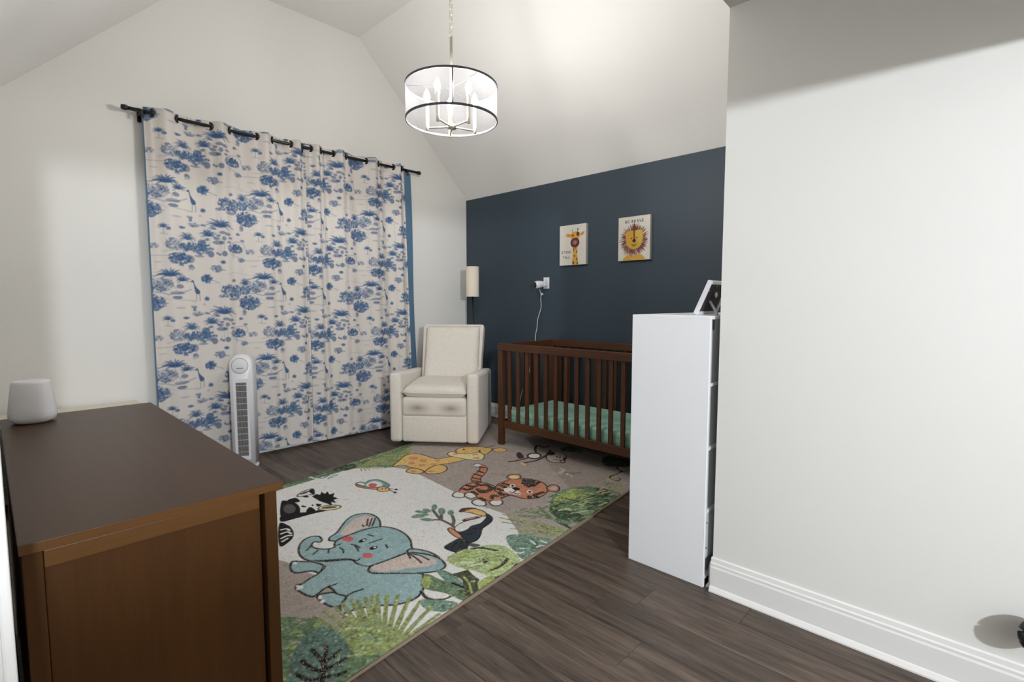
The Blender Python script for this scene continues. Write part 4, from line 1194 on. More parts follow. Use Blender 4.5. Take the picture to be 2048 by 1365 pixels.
('s','taupe',8.487741805733204,1,[(753,1810),(759,1800),(767,1795)]),
('s','leaf',12.250377504273931,1,[(728,1743),(731,1734),(743,1733)]),
('s','ygreen',12.204991058542863,1,[(684,1733),(694,1735),(699,1724)]),
('s','ygreen',13.375014385918124,1,[(697,1773),(703,1771),(713,1765)]),
('s','olive',16.458156223385323,1,[(697,1685),(707,1682),(711,1672)]),
('s','taupe',11.228210998124958,1,[(781,1882),(788,1884),(797,1877)]),
('s','ygreen',13.62615537749892,1,[(803,1770),(813,1768),(819,1762)]),
('s','ygreen',13.673156671097658,1,[(800,1766),(811,1761),(815,1754)]),
('s','leaf',15.491223810895052,1,[(696,1718),(705,1715),(711,1708)]),
('s','ygreen',16.112690811285887,1,[(815,1826),(827,1826),(831,1828)]),
('s','ygreen',15.478557987619837,1,[(701,1764),(704,1761),(716,1764)]),
('s','olive',17.993087538734812,1,[(745,1848),(752,1844),(760,1833)]),
('s','ygreen',14.54696887799021,1,[(741,1727),(750,1731),(756,1721)]),
('s','olive',10.698396079621887,1,[(757,1719),(761,1713),(772,1710)]),
('s','olive',15.435863898272615,1,[(718,1735),(721,1726),(733,1722)]),
('s','taupe',12.167695022051907,1,[(709,1791),(718,1792),(725,1788)]),
('s','olive',16.235113156382216,1,[(732,1706),(742,1705),(747,1702)]),
('s','ygreen',8.518509360135633,1,[(680,1714),(689,1709),(695,1706)]),
('s','leaf',14.7777274073024,1,[(719,1693),(726,1695),(734,1690)]),
('p','dteal',0,1,[(708,1756),(754,1798),(798,1810),(843,1789),(857,1716),(842,1616),(790,1551),(727,1507),(660,1476),(584,1520),(658,1680)]),
('s','black',15,1,[(679,1495),(707,1544),(745,1607),(789,1686)]),
('s','black',15,1,[(738,1592),(745,1646),(746,1708)]),
('s','black',15,1,[(724,1572),(704,1615),(696,1678)]),
('s','black',15,1,[(707,1548),(672,1573),(656,1626)]),
('s','black',15,1,[(755,1618),(782,1617),(813,1632)]),
('s','black',15,1,[(733,1580),(766,1576),(806,1579)]),
('s','black',15,1,[(713,1550),(742,1528),(774,1520)])]
RUGCOL = dict(white=(206, 200, 192), green2=(96, 122, 84), green3=(78, 108, 80), olive=(128, 140, 74), dgreen=(58, 76, 56), gold=(206, 162, 62), cream=(216, 190, 120),
              orange=(196, 120, 62), pinko=(206, 130, 84), black=(30, 28, 30), dbrown=(66, 42, 40), mauve=(168, 148, 142), pgreen=(172, 182, 150), dolive=(70, 72, 48),
              tiger=(188, 108, 62), teal=(96, 146, 146), red=(196, 62, 66), dgrey=(78, 76, 76), bark=(96, 86, 80), leaf=(98, 132, 112), navy=(44, 52, 60),
              maroon=(82, 48, 58), lgreen=(154, 172, 106), ygreen=(142, 160, 66), eleph=(124, 158, 160), epink=(184, 164, 152), mgreen=(140, 158, 88), dteal=(82, 112, 100),
              taupe=(150, 136, 126))
E0, E1 = (0.50, 1.4537), (3.62, 1.768)            # near edge of the rug
F0, F1 = (0.50, 3.2796), (3.55, 3.874)            # far edge, the rug lies a little askew
def rug():
    cx, cy = 1.95, 2.6
    cv = Canvas(300, 1350, 3700, 3950, 2.0, lina(RUGCOL['taupe']))
    rng = np.random.default_rng(3)
    for kind, col, w, sm, pts in RUG_ART:
        c = lina(RUGCOL[col])
        if kind == 'p':
            P = smooth_closed(pts) if sm else np.array(pts, float)
            cv.poly(P, c)
            if w:
                cv.stroke(np.vstack([P, P[:1]]), w, lina(RUGCOL['black']), carve=True)
        else:
            tp = 0.35 if col in ('olive', 'green2') else 0.0
            cv.stroke(smooth_open(pts), w, c, taper=tp, carve=(col == 'black'))
    # yarn colours vary from tuft to tuft, leaves are shot through with lighter yarn
    big = blur(rng.normal(size=cv.carve.shape), 9) * 9
    fine = blur(rng.normal(size=cv.carve.shape), 2) * 3
    lum = cv.im.mean(-1)
    green = (cv.im[..., 1] > cv.im[..., 0] * 1.02) & (cv.im[..., 1] > cv.im[..., 2] * 1.12)
    k = np.where(green, 0.36, 0.13)
    cv.im *= (1 + k * fine + 0.5 * k * big)[..., None].clip(0.3, 2)
    yel = np.clip((fine - 0.9) * 1.5, 0, 0.6) * green
    cv.im = cv.im * (1 - yel[..., None]) + lina((196, 190, 120)) * yel[..., None]
    blue = np.clip((big - 0.6) * 1.2, 0, 0.5) * green
    cv.im = cv.im * (1 - blue[..., None]) + lina((92, 128, 116)) * blue[..., None]
    cv.im = sum(np.roll(np.roll(cv.im, i, 0), j, 1) for i in (0, 1) for j in (0, 1)) / 4
    NX, NY = 900, 560
    u = np.linspace(0, 1, NX)[None, :, None]
    v = np.linspace(0, 1, NY)[:, None, None]
    e = np.array(E0) * (1 - u) + np.array(E1) * u
    f = np.array(F0) * (1 - u) + np.array(F1) * u
    e[..., 1] += 0.012 * np.sin(PI * u[..., 0])
    P2 = e * (1 - v) + f * v
    rgb = cv.sample(P2[..., 0] * 1000, P2[..., 1] * 1000)
    cs = cv.carve
    cv.im = np.repeat(cs[..., None], 3, 2)
    car = cv.sample(P2[..., 0] * 1000, P2[..., 1] * 1000)[..., 0]
    z = 0.0125 - 0.0022 * car + 0.0006 * rng.normal(size=car.shape)
    P3 = np.concatenate([P2 - np.array([cx, cy]), z[..., None]], -1)
    t = thing('area_rug', 'jungle animal rug with elephant, tiger and toucan lying on the dark floor', 'rug', (cx, cy, 0))
    link('pile', grid_mesh('pile', P3, np.clip((rgb * 0.7 + rgb.mean(-1, keepdims=True) * 0.3) * 1.5, 0, 0.84)), 'rugmat', t)
    # woven backing with the bound edge
    def rect(off, z):
        c = [Vector((*p, 0)) - Vector((cx, cy, 0)) for p in (E0, E1, F1, F0)]
        m_ = sum(c, Vector()) / 4
        return [p + (p - m_).normalized() * off + Vector((0, 0, z)) for p in c]
    bm = bmesh.new()
    lo = [bm.verts.new(p) for p in rect(0.0, 0.0005)]
    hi = [bm.verts.new(p) for p in rect(0.0, 0.010)]
    bm.faces.new(lo[::-1]); bm.faces.new(hi)
    for i in range(4):
        bm.faces.new((lo[i], lo[(i + 1) % 4], hi[(i + 1) % 4], hi[i]))
    fin('backing', bm, 'binding', t)
    for k in range(4):
        if k == 0:
            pts = [Vector((*P2[0, i], 0.0062)) - Vector((cx, cy, 0)) for i in np.linspace(0, NX - 1, 40).astype(int)]
        elif k == 2:
            pts = [Vector((*P2[-1, i], 0.0062)) - Vector((cx, cy, 0)) for i in np.linspace(0, NX - 1, 40).astype(int)]
        else:
            c = rect(0, 0.0062)
            pts = [c[1].lerp(c[2], s / 20) for s in range(21)] if k == 1 else [c[3].lerp(c[0], s / 20) for s in range(21)]
        tube('bound_edge', pts, 0.0045, 'binding', t, 6)
rug()
TOILE = [
('palm',230,839,88,51,0.85),
('palm',156,760,50,37,0.85),
('e',241,782,22,12,0.85),
('e',275,772,22,12,0.85),
('e',215,758,15,10,0.85),
('e',292,744,19,9,0.85),
('e',204,735,19,13,0.85),
('e',283,712,18,9,0.85),
('e',210,705,32,16,0.85),
('e',249,739,14,17,0.85),
('l',4,0.6,[(164,731),(160,622)]),
('l',4,0.6,[(229,732),(224,621)]),
('l',4,0.6,[(251,734),(247,634)]),
('l',4,0.6,[(208,653),(207,626)]),
('e',167,615,19,26,0.95),
('e',249,623,18,21,0.95),
('e',219,616,11,10,0.95),
('e',204,624,7,10,0.95),
('cloud',113,646,43,41,0.75),
('cloud',712,691,23,30,0.75),
('e',99,596,30,9,0.7),
('l',6,0.75,[(298,693),(319,715),(361,721),(392,709),(397,679),(379,663)]),
('l',6,0.75,[(375,677),(376,646)]),
('l',6,0.75,[(316,639),(313,591)]),
('l',6,0.75,[(290,626),(335,607),(387,582)]),
('cloud',327,668,54,34,1),
('e',327,671,30,19,0.9),
('cloud',368,583,27,15,0.6),
('palm',488,792,34,25,0.85),
('l',5,0.8,[(488,784),(487,740)]),
('l',5,0.8,[(468,742),(511,737)]),
('cloud',667,823,33,16,0.5),
('cloud',427,652,33,17,0.45),
('cloud',542,672,48,42,0.55),
('palm',626,726,55,45,0.7),
('cloud',655,657,83,36,0.85),
('e',643,656,45,18,0.5),
('l',6,0.6,[(479,616),(529,624),(591,634)]),
('l',6,0.6,[(397,582),(517,586)]),
('l',8,0.8,[(600,636),(594,564)]),
('cloud',575,572,69,42,1),
('e',572,572,36,22,0.9),
('e',640,570,26,30,0.75),
('e',532,539,12,11,0.6),
('e',593,524,8,13,0.6),
('e',452,539,24,4,0.4),
('cloud',641,507,19,22,0.45),
('e',566,869,35,7,0.4),
('cloud',378,829,14,22,0.45),
('cloud',195,510,33,28,0.55),
('e',232,498,24,6,0.6),
('l',5,0.45,[(258,465),(284,472),(310,484),(372,476),(409,481)]),
('l',5,0.45,[(372,478),(376,518)]),
('l',5,0.45,[(382,467),(457,462)]),
('e',136,431,28,28,0.9),
('cloud',136,431,31,33,1),
('l',9,0.6,[(157,423),(181,413),(210,399)]),
('l',4,0.3,[(84,387),(141,391),(215,397)]),
('palm',512,455,84,44,0.9),
('l',6,0.6,[(512,438),(526,379),(544,339)]),
('palm',583,417,50,30,0.95),
('e',567,367,26,16,0.85),
('l',6,0.7,[(569,416),(559,374)]),
('cloud',271,340,52,50,0.8),
('cloud',328,341,36,44,0.75),
('palm',391,405,44,48,0.7),
('cloud',388,348,41,34,0.85),
('cloud',470,378,57,47,0.55),
('e',461,344,29,17,0.6),
('l',6,0.6,[(212,308),(251,295),(286,277)]),
('l',6,0.6,[(528,274),(607,268),(665,261)]),
('e',302,277,38,12,0.8),
('l',10,0.75,[(414,325),(463,320),(501,307)]),
('l',10,0.75,[(506,309),(574,321),(633,347)]),
('e',552,321,45,13,0.7),
('e',550,287,32,13,0.95),
('l',6,0.4,[(386,296),(451,291),(516,268)]),
('cloud',411,250,70,56,1),
('e',412,253,34,27,0.85),
('e',375,250,20,32,0.65),
('e',473,227,14,8,0.6),
('e',485,244,15,5,0.6),
('l',5,0.5,[(321,223),(362,220)]),
('g',[(632,404),(644,417),(653,410),(658,382),(674,357),(689,338),(687,317),(668,313),(658,334),(652,375),(646,401),(634,399)],0.95),
('l',7,0.85,[(684,320),(688,292),(686,265)]),
('l',7,0.85,[(668,316),(665,262)]),
('l',4,0.5,[(624,262),(659,257)]),
('e',132,276,15,13,0.85),
('palm',132,280,18,20,0.8),
('e',116,238,8,6,0.6)]
# ------------------------------------------------------------------ curtains on a double rod
ROD_Z, ROD_Y = 2.563, 4.312
def curtain_rod():
    t = thing('curtain_rod', 'black double curtain rod with round end caps above the toile curtains', 'curtain rod', (1.93, ROD_Y, ROD_Z))
    bm = bmesh.new()
    add_lathe(bm, [(0.0125, -1.19), (0.0125, 1.20)], 12, 'X')
    fin('front_rod', bm, 'black', t, True)
    lathe('back_rod', [(0.009, -1.165), (0.009, 1.10)], 'black', t, 12, 'X', (0, 0.055, 0.012))
    for s in (-1, 1):
        lathe('end_cap', [(0.010, -0.02), (0.017, -0.016), (0.019, 0.0), (0.017, 0.016), (0.006, 0.02)], 'black', t, 16, 'X', (s * 1.20, 0, 0))
    for x in (-1.105, 0.0, 1.06):
        bm = bmesh.new()
        add_box(bm, x - 0.010, x + 0.010, -0.012, 0.080, -0.022, -0.010, 0.002, 1)
        add_box(bm, x - 0.012, x + 0.012, 0.080, 0.0925, -0.055, 0.04, 0.003, 1)
        add_box(bm, x - 0.008, x + 0.008, -0.018, -0.010, -0.05, 0.008, 0.002, 1)
        fin('bracket', bm, 'black', t)
curtain_rod()

def toile_tile():
    TW, TH = 0.595, 0.657
    W, H = TW * 1000, TH * 1000
    base = lina((214, 208, 202))
    ink = lina((62, 92, 132))
    ink2 = lina((106, 132, 162))
    cv = Canvas(0, 0, W, H, 2.0, base)
    rng = random.Random(11)
    def each(x, y):
        x, y = x % W, y % H
        for dx in (-W, 0, W):
            for dy in (-H, 0, H):
                yield x + dx, y + dy
    extra = [('cloud', rng.uniform(0, W), rng.uniform(0, H), rng.uniform(9, 20), rng.uniform(5, 10), rng.uniform(.35, .6)) for _ in range(26)]
    for it in TOILE + extra:
        if it[0] == 'e':
            _, x, y, rx, ry, d = it
            for X, Y in each(x, y):
                cv.ellipse(X, Y, rx, ry, ink, d * 0.8)
        elif it[0] == 'cloud':
            _, x, y, rx, ry, d = it
            n = int(18 + rx * ry / 16)
            for k in range(n):
                a = rng.uniform(0, 2 * PI)
                r = math.sqrt(rng.random())
                px, py = x + rx * r * math.cos(a), y + ry * r * math.sin(a)
                s = rng.uniform(5.0, 10.5)
                ro = rng.uniform(0, 3)
                col = ink if rng.random() < 0.6 else ink2
                for X, Y in each(px, py):
                    cv.ellipse(X, Y, s, s * 0.55, col, d * rng.uniform(0.55, 0.95), ro, 7)
        elif it[0] == 'palm':
            _, x, y, rx, ry, d = it
            n = 13
            for k in range(n):
                a = PI * (-0.22 + 1.44 * k / (n - 1)) + rng.uniform(-.1, .1)
                m_ = rng.uniform(.75, 1.12)
                ex, ey = rx * math.cos(a) * m_, ry * math.sin(a) * m_ * 1.15
                for X, Y in each(x, y):
                    P = np.array([(X, Y - ry * .1), (X + ex * .55, Y + ey * .55 + ry * .1 * abs(math.cos(a))), (X + ex, Y + ey - ry * .1)])
                    cv.stroke(smooth_open(P), min(rx, ry) * .36, ink if k % 3 else ink2, d, 0.8)
            for X, Y in each(x, y):
                cv.ellipse(X, Y - ry * .12, rx * .4, ry * .3, ink, d)
        elif it[0] == 'l':
            _, w, d, pts = it
            d *= 0.62
            w *= 0.85
            P = smooth_open(pts)
            ox, oy = P[0]
            for X, Y in each(ox, oy):
                cv.stroke(P + np.array([X - ox, Y - oy]), w, ink, d)
        elif it[0] == 'g':
            P = smooth_closed(it[1], 3)
            ox, oy = P[0]
            for X, Y in each(ox, oy):
                cv.poly(P + np.array([X - ox, Y - oy]), ink, it[2])
    cv.im = sum(np.roll(np.roll(cv.im, i, 0), j, 1) for i in (0, 1) for j in (0, 1)) / 4
    return cv, W, H
TCV, TW_, TH_ = toile_tile()

def curtain(label, fronts, x0, x1, u0, v0, zhem, turn, hems):
    """fronts: x intervals where the cloth passes in front of the rod"""
    t = thing('curtain', label, 'curtain', ((x0 + x1) / 2, ROD_Y, 0), 0, 'toile curtains on the black rod')
    ox = (x0 + x1) / 2
    # key points of the plan curve: crossings on the rod, crests in front of / behind it
    keys = [(x0, 0.024)]
    for i, (a, b) in enumerate(fronts):
        keys.append((a, 0.0))
        keys.append(((a + b) / 2, -min(0.048, 0.45 * (b - a) + 0.015)))
        keys.append((b, 0.0))
        nx = fronts[i + 1][0] if i + 1 < len(fronts) else x1
        keys.append(((b + nx) / 2, min(0.046, 0.45 * (nx - b) + 0.012) if i + 1 < len(fronts) else 0.02))
    keys.append((x1, 0.006))
    keys = sorted(keys)
    kx = np.array([k[0] for k in keys])
    ky = np.array([k[1] for k in keys])
    NX, NZ = 300, 560
    xs = np.linspace(x0, x1, NX)
    i = np.clip(np.searchsorted(kx, xs, 'right') - 1, 0, len(kx) - 2)
    tt = (xs - kx[i]) / (kx[i + 1] - kx[i])
    tt = tt * tt * (3 - 2 * tt)
    wave = ky[i] * (1 - tt) + ky[i + 1] * tt
    ds = np.hypot(np.diff(xs), np.diff(wave) * 0.75)
    arc = np.concatenate([[0], np.cumsum(ds)])
    ztop = ROD_Z + 0.038
    zs = np.linspace(zhem, ztop, NZ)
    h = (ztop - zs) / (ztop - zhem)                       # 0 at the top, 1 at the hem
    amp = 0.42 + 0.58 * np.exp(-h * 4.5)
    flare = turn * h
    X = np.repeat(xs[None], NZ, 0) + (xs[None] - x0) / (x1 - x0) * flare[:, None]
    lowf = 0.010 * np.sin(xs * 9 + 1.3)[None] * h[:, None] + 0.006 * np.sin(xs * 23)[None] * (h[:, None] ** 2)
    Yv = wave[None] * amp[:, None] + lowf - 0.004
    Z = np.repeat(zs[:, None], NX, 1)
    P = np.stack([X - ox, Yv, Z], -1)
    U = (u0 + np.repeat(arc[None], NZ, 0) / 1.19) * 1000
    Vv = (Z - 1.0 + v0) * 1000
    rgb = TCV.sample(U % TW_, Vv % TH_)
    o = link('cloth', grid_mesh('cloth', P, rgb), 'toile', t)
    # plain blue lining behind, wrapping round both side edges
    st = 6
    B = P[::st, ::st].copy()
    B[..., 1] += 0.004
    me = grid_mesh('lining', B, np.ones(B.shape))
    link('lining', me, 'lining', t)
    for side in hems:
        bm = bmesh.new()
        prev = None
        for r in range(0, NZ, 14):
            p = Vector(P[r, side])
            if side == 0:
                a, b = p + Vector((-0.007, 0.002, 0)), p + Vector((-0.002, 0.0, 0))
                c, d = p + Vector((-0.006, 0.012, 0)), p + Vector((0.010, 0.012, 0))
            else:
                wd = 0.088 - 0.022 * h[r] + 0.006 * math.sin(h[r] * 9)
                a, b = p + Vector((-0.003, 0.001, 0)), p + Vector((wd, 0.016, 0))
                c, d = p + Vector((wd, 0.021, 0)), p + Vector((-0.006, 0.007, 0))
                if h[r] < 0.02:
                    continue
            ring = [bm.verts.new(q) for q in (a, b, c, d)] if side else [bm.verts.new(q) for q in (b, a, c, d)]
            if prev:
                for k in range(4):
                    bm.faces.new((prev[k], prev[(k + 1) % 4], ring[(k + 1) % 4], ring[k]))
            else:
                bm.faces.new(ring[::-1])
            prev = ring
        bm.faces.new(prev)
        fin('side_hem', bm, 'lining', t, False)
    # metal grommets where the rod passes through the cloth
    for a, b in fronts:
        for q, s in ((a, 1), (b, -1)):
            torus('grommet', 0.023, 0.0085, 'black', t, (q - ox, 0, ROD_Z), (1, 0.55 * s, 0), 18, 6)
    return t
curtain('left toile curtain of blue palms and giraffes, behind the white tower fan', [(0.878, 1.036), (1.243, 1.379), (1.568, 1.694), (1.835, 1.939)], 0.836, 1.962, 0.417, 0.0, 0.035, 0.0, (0,))
curtain('right toile curtain with a wide plain blue edge, beside the cream recliner', [(2.004, 2.101), (2.207, 2.335), (2.53, 2.667), (2.821, 2.923)], 1.968, 2.950, 0.549, 0.035, 0.022, 0.075, (-1,))

# ------------------------------------------------------------------ chandelier
def chandelier():
    t = thing('chandelier', 'drum chandelier with sheer white shade and five lit candle bulbs', 'chandelier', (1.92, 2.32, 0))
    R, zb, zt = 0.26, 2.292, 2.478
    bm = bmesh.new()
    add_lathe(bm, [(R, zb), (R, zt)], 64, cap=False)
    sh = fin('shade', bm, 'sheer', t, True)
    for z in (zb, zt):
        prof = [(R - 0.002, z - 0.006), (R + 0.003, z - 0.006), (R + 0.003, z + 0.006), (R - 0.002, z + 0.006), (R - 0.002, z - 0.006)]
        bm = bmesh.new()
        add_lathe(bm, prof, 64, cap=False)
        fin('rim', bm, 'iron', sh, False)
    a = math.radians(50.4 + 180 + 1.2)
    cx, cy = R * math.cos(a), R * math.sin(a)
    tube('seam', [(cx, cy, zb), (cx, cy, zt)], 0.0035, 'iron', sh, 6)
    zh = 2.258
    lathe('hub', [(0.010, zh - 0.016), (0.026, zh - 0.010), (0.026, zh + 0.010), (0.010, zh + 0.016)], 'nickel', t, 20)
    tube('stem', [(0, 0, zh), (0, 0, 2.755)], 0.0085, 'nickel', t, 10)
    for k in range(3):
        an = 2 * PI * k / 3 + 0.4
        tube('shade_spoke', [(0, 0, zt - 0.004), (R * math.cos(an), R * math.sin(an), zt - 0.004)], 0.0014, 'spoke', t, 6)
    for k in range(5):
        an = math.radians(50.4 + 4 + 72 * k)
        c, s = math.cos(an), math.sin(an)
        rc = 0.145
        arm = tube('arm', [(0.02 * c, 0.02 * s, zh), (rc * c, rc * s, zh)], 0.0055, 'nickel', t, 8)
        sl = lathe('candle', [(0.009, zh - 0.014), (0.010, zh + 0.020), (0.010, zh + 0.135), (0.015, zh + 0.140), (0.010, zh + 0.146)], 'candle', t, 14, 'Z', (rc * c, rc * s, 0))
        lathe('bulb', [(0.008, zh + 0.146), (0.017, zh + 0.166), (0.018, zh + 0.178), (0.012, zh + 0.198), (0.004, zh + 0.216)], 'bulb', sl, 12, 'Z', (rc * c, rc * s, 0))
    torus('loop', 0.011, 0.003, 'nickel', t, (0, 0, 2.768), (0, 1, 0), 14, 6)
    bm = bmesh.new()
    z = 2.792
    k = 0
    while z < 3.655:
        nrm = Vector((1, 0, 0)) if k % 2 else Vector((0, 1, 0))
        q = nrm.to_track_quat('Z', 'Y')
        pts = []
        for i in range(12):
            an = 2 * PI * i / 12
            v = Vector((0.009 * math.cos(an), 0.009 * math.sin(an), 0))
            p = q @ v
            p.z *= 2.2
            pts.append(p + Vector((0, 0, z)))
        add_tube(bm, pts, 0.0026, 5, True)
        z += 0.033
        k += 1
    fin('chain', bm, 'nickel', t, True)
    lathe('ceiling_canopy', [(0.012, 3.655), (0.05, 3.672), (0.062, 3.69), (0.062, 3.6995)], 'nickel', t, 24)
chandelier()

# ------------------------------------------------------------------ dresser
def dresser():
    x0, x1, y0, y1, zt = 0.019, 0.480, 1.228, 2.632, 0.82
    t = thing('dresser', 'dark brown wooden dresser with framed side panel, against the left wall', 'dresser', (0.25, 1.93, 0))
    ox, oy = 0.25, 1.93
    def bx(name, a, b, c, d, e, f, m, p=t, bev=0.002):
        return box(name, a - ox, b - ox, c - oy, d - oy, e, f, m, p, bev, 2)
    bx('top', x0, x1, y0, y1, zt - 0.020, zt, 'walnut')
    bx('lit_edge_strip', x0 + 0.001, x1 - 0.001, y0 - 0.0012, y0 + 0.0005, zt - 0.0185, zt - 0.0015, 'edge', bev=0)  # thin lighter strip paints in the light catching the top's near edge
    # corner posts that run down into the feet
    for ya in (y0 + 0.012, y1 - 0.048):
        bx('post', x1 - 0.040, x1 - 0.012, ya, ya + 0.036, 0, zt - 0.021, 'walnut_v')
        bx('post', x0 + 0.004, x0 + 0.032, ya, ya + 0.036, 0, zt - 0.021, 'walnut_v')
    # side frames: rails and a recessed panel
    for ya, yb in ((y0 + 0.014, y0 + 0.034), (y1 - 0.034, y1 - 0.014)):
        near = ya < 2
        bx('side_rail', x0 + 0.033, x1 - 0.051, ya, yb, zt - 0.058, zt - 0.024, 'edge')  # upper rail takes the brightened wood too, its lit look is colour
        bx('side_rail', x0 + 0.033, x1 - 0.051, ya, yb, 0.12, 0.17, 'walnut')
        pa, pb = (ya + 0.013, yb + 0.001) if near else (ya - 0.001, yb - 0.013)
        bx('side_panel', x0 + 0.033, x1 - 0.046, pa, pb, 0.121, zt - 0.022, 'walnut_v')
    bx('back_panel', x0 + 0.005, x0 + 0.012, y0 + 0.05, y1 - 0.05, 0.12, zt - 0.022, 'walnut_v')
    bx('carcass', x0 + 0.013, x1 - 0.045, y0 + 0.05, y1 - 0.05, 0.13, zt - 0.024, 'walnut')
    wds = (y1 - y0 - 0.11) / 2
    for r in range(3):
        for c in range(2):
            ya = y0 + 0.052 + c * (wds + 0.006)
            za = 0.145 + r * 0.216
            d = bx('drawer', x1 - 0.042, x1 - 0.020, ya, ya + wds, za, za + 0.208, 'walnut')
            for q in (0.25, 0.75):
                lathe('knob', [(0.006, 0), (0.006, 0.012), (0.014, 0.018), (0.014, 0.024), (0.004, 0.027)], 'black', d, 14, 'X', (x1 - 0.020 - ox, ya + wds * q - oy, za + 0.104))
dresser()

# cream chest in the corner behind the dresser, only its lid shows
ch = thing('low_chest', 'low cream chest top showing behind the far end of the brown dresser', 'chest', (0.37, 4.18, 0))
box('body', -0.33, 0.33, -0.16, 0.195, 0.02, 0.545, 'cream', ch, 0.004)
box('lid', -0.345, 0.345, -0.18, 0.197, 0.545, 0.563, 'cream', ch, 0.004)
for sx in (-0.3, 0.27):
    box('foot', sx, sx + 0.03, -0.14, -0.11, 0, 0.021, 'cream', ch)
    box('foot', sx, sx + 0.03, 0.15, 0.18, 0, 0.021, 'cream', ch)

# smart speaker
sp = thing('smart_speaker', 'rounded white fabric speaker tapering upward, on the dresser top', 'speaker', (0.104, 2.50, 0.82))
lathe('fabric_body', [(0.030, 0.000), (0.048, 0.001), (0.062, 0.010), (0.067, 0.026), (0.066, 0.045), (0.060, 0.095), (0.054, 0.142), (0.051, 0.148)], 'speaker', sp, 32)
lathe('top_plate', [(0.051, 0.146), (0.050, 0.1495), (0.046, 0.1505), (0.040, 0.150)], 'plastic', sp, 32)

# black picture frame on the left wall, almost out of frame
pf = thing('wall_picture', 'black framed picture edge on the left wall above the dresser', 'picture frame', (XD, 1.50, 1.215))
for n_, a in (('frame_side', (0, 0.033, 0.225, 0.25, 0, 0.5)), ('frame_side', (0, 0.033, -0.25, -0.225, 0, 0.5)), ('frame_rail', (0, 0.033, -0.225, 0.225, 0, 0.025)), ('frame_rail', (0, 0.033, -0.225, 0.225, 0.475, 0.5))):
    box(n_, *a, 'black', pf, 0.002)
box('print', 0, 0.012, -0.225, 0.225, 0.025, 0.475, 'photo', pf)

# ------------------------------------------------------------------ tower fan
def fan():
    t = thing('tower_fan', 'slim white tower fan with round control dial, in front of the left curtain', 'fan', (1.335, 4.10, 0), math.radians(-33))
    W, D = 0.082, 0.068
    def outline(w, z1, n=14, z0=0.035):
        pts = [(-w, z0), (w, z0)]
        for k in range(n + 1):
            a = PI * k / n
            pts.append((w * math.cos(a), z1 - w + w * math.sin(a)))
        return pts
    H = 0.868
    bm = bmesh.new()
    rings = []
    for (y, sc_) in ((0.085, 0.75), (0.06, 0.93), (0.02, 1.0), (-0.045, 1.0), (-0.058, 0.97), (-0.064, 0.90)):
        w = W * sc_
        rings.append([bm.verts.new((x, y, z)) for x, z in outline(w, H - (1 - sc_) * W)])
    n = len(rings[0])
    for i in range(len(rings) - 1):
        for k in range(n):
            bm.faces.new((rings[i][k], rings[i][(k + 1) % n], rings[i + 1][(k + 1) % n], rings[i + 1][k]))
    bm.faces.new(rings[0]); bm.faces.new(rings[-1][::-1])
    fin('body', bm, 'plastic', t, True)
    lathe('base', [(0.086, 0), (0.089, 0.006), (0.085, 0.018), (0.07, 0.032), (0.06, 0.038)], 'plastic', t, 32)
    dz = H - W - 0.004
    lathe('dial_ring', [(0.058, 0.0), (0.058, -0.0035), (0.055, -0.0035), (0.055, 0.0)], 'grey', t, 32, 'Y', (-0.004, -0.0635, dz), cap=False)
    d = lathe('dial', [(0.055, 0.0), (0.055, -0.0022), (0.0535, -0.003)], 'plastic', t, 32, 'Y', (-0.004, -0.0635, dz))
    box('display_slot', -0.026, 0.018, -0.0675, -0.066, dz - 0.020, dz - 0.016, 'grille', d)
    # recessed grille: dark slot, vertical bars, cross ribs
    gz0, gz1 = 0.10, 0.655
    gx = 0.036
    box('grille_surround', -gx - 0.020, gx + 0.014, -0.0665, -0.063, gz0 - 0.03, gz1 + 0.03, M['plastic'], t, 0.002)
    box('grille_slot', -gx, gx, -0.068, -0.0655, gz0, gz1, 'grille', t)
    for k in range(9):
        x = -gx + 0.004 + k * (2 * gx - 0.008) / 8
        box('grille_bar', x - 0.0012, x + 0.0012, -0.0705, -0.0675, gz0, gz1, 'grey', t)
    for k in range(12):
        z = gz0 + 0.03 + k * (gz1 - gz0 - 0.05) / 11
        box('grille_rib', -gx, gx, -0.0700, -0.0678, z - 0.0016, z + 0.0016, 'plastic', t)
fan()

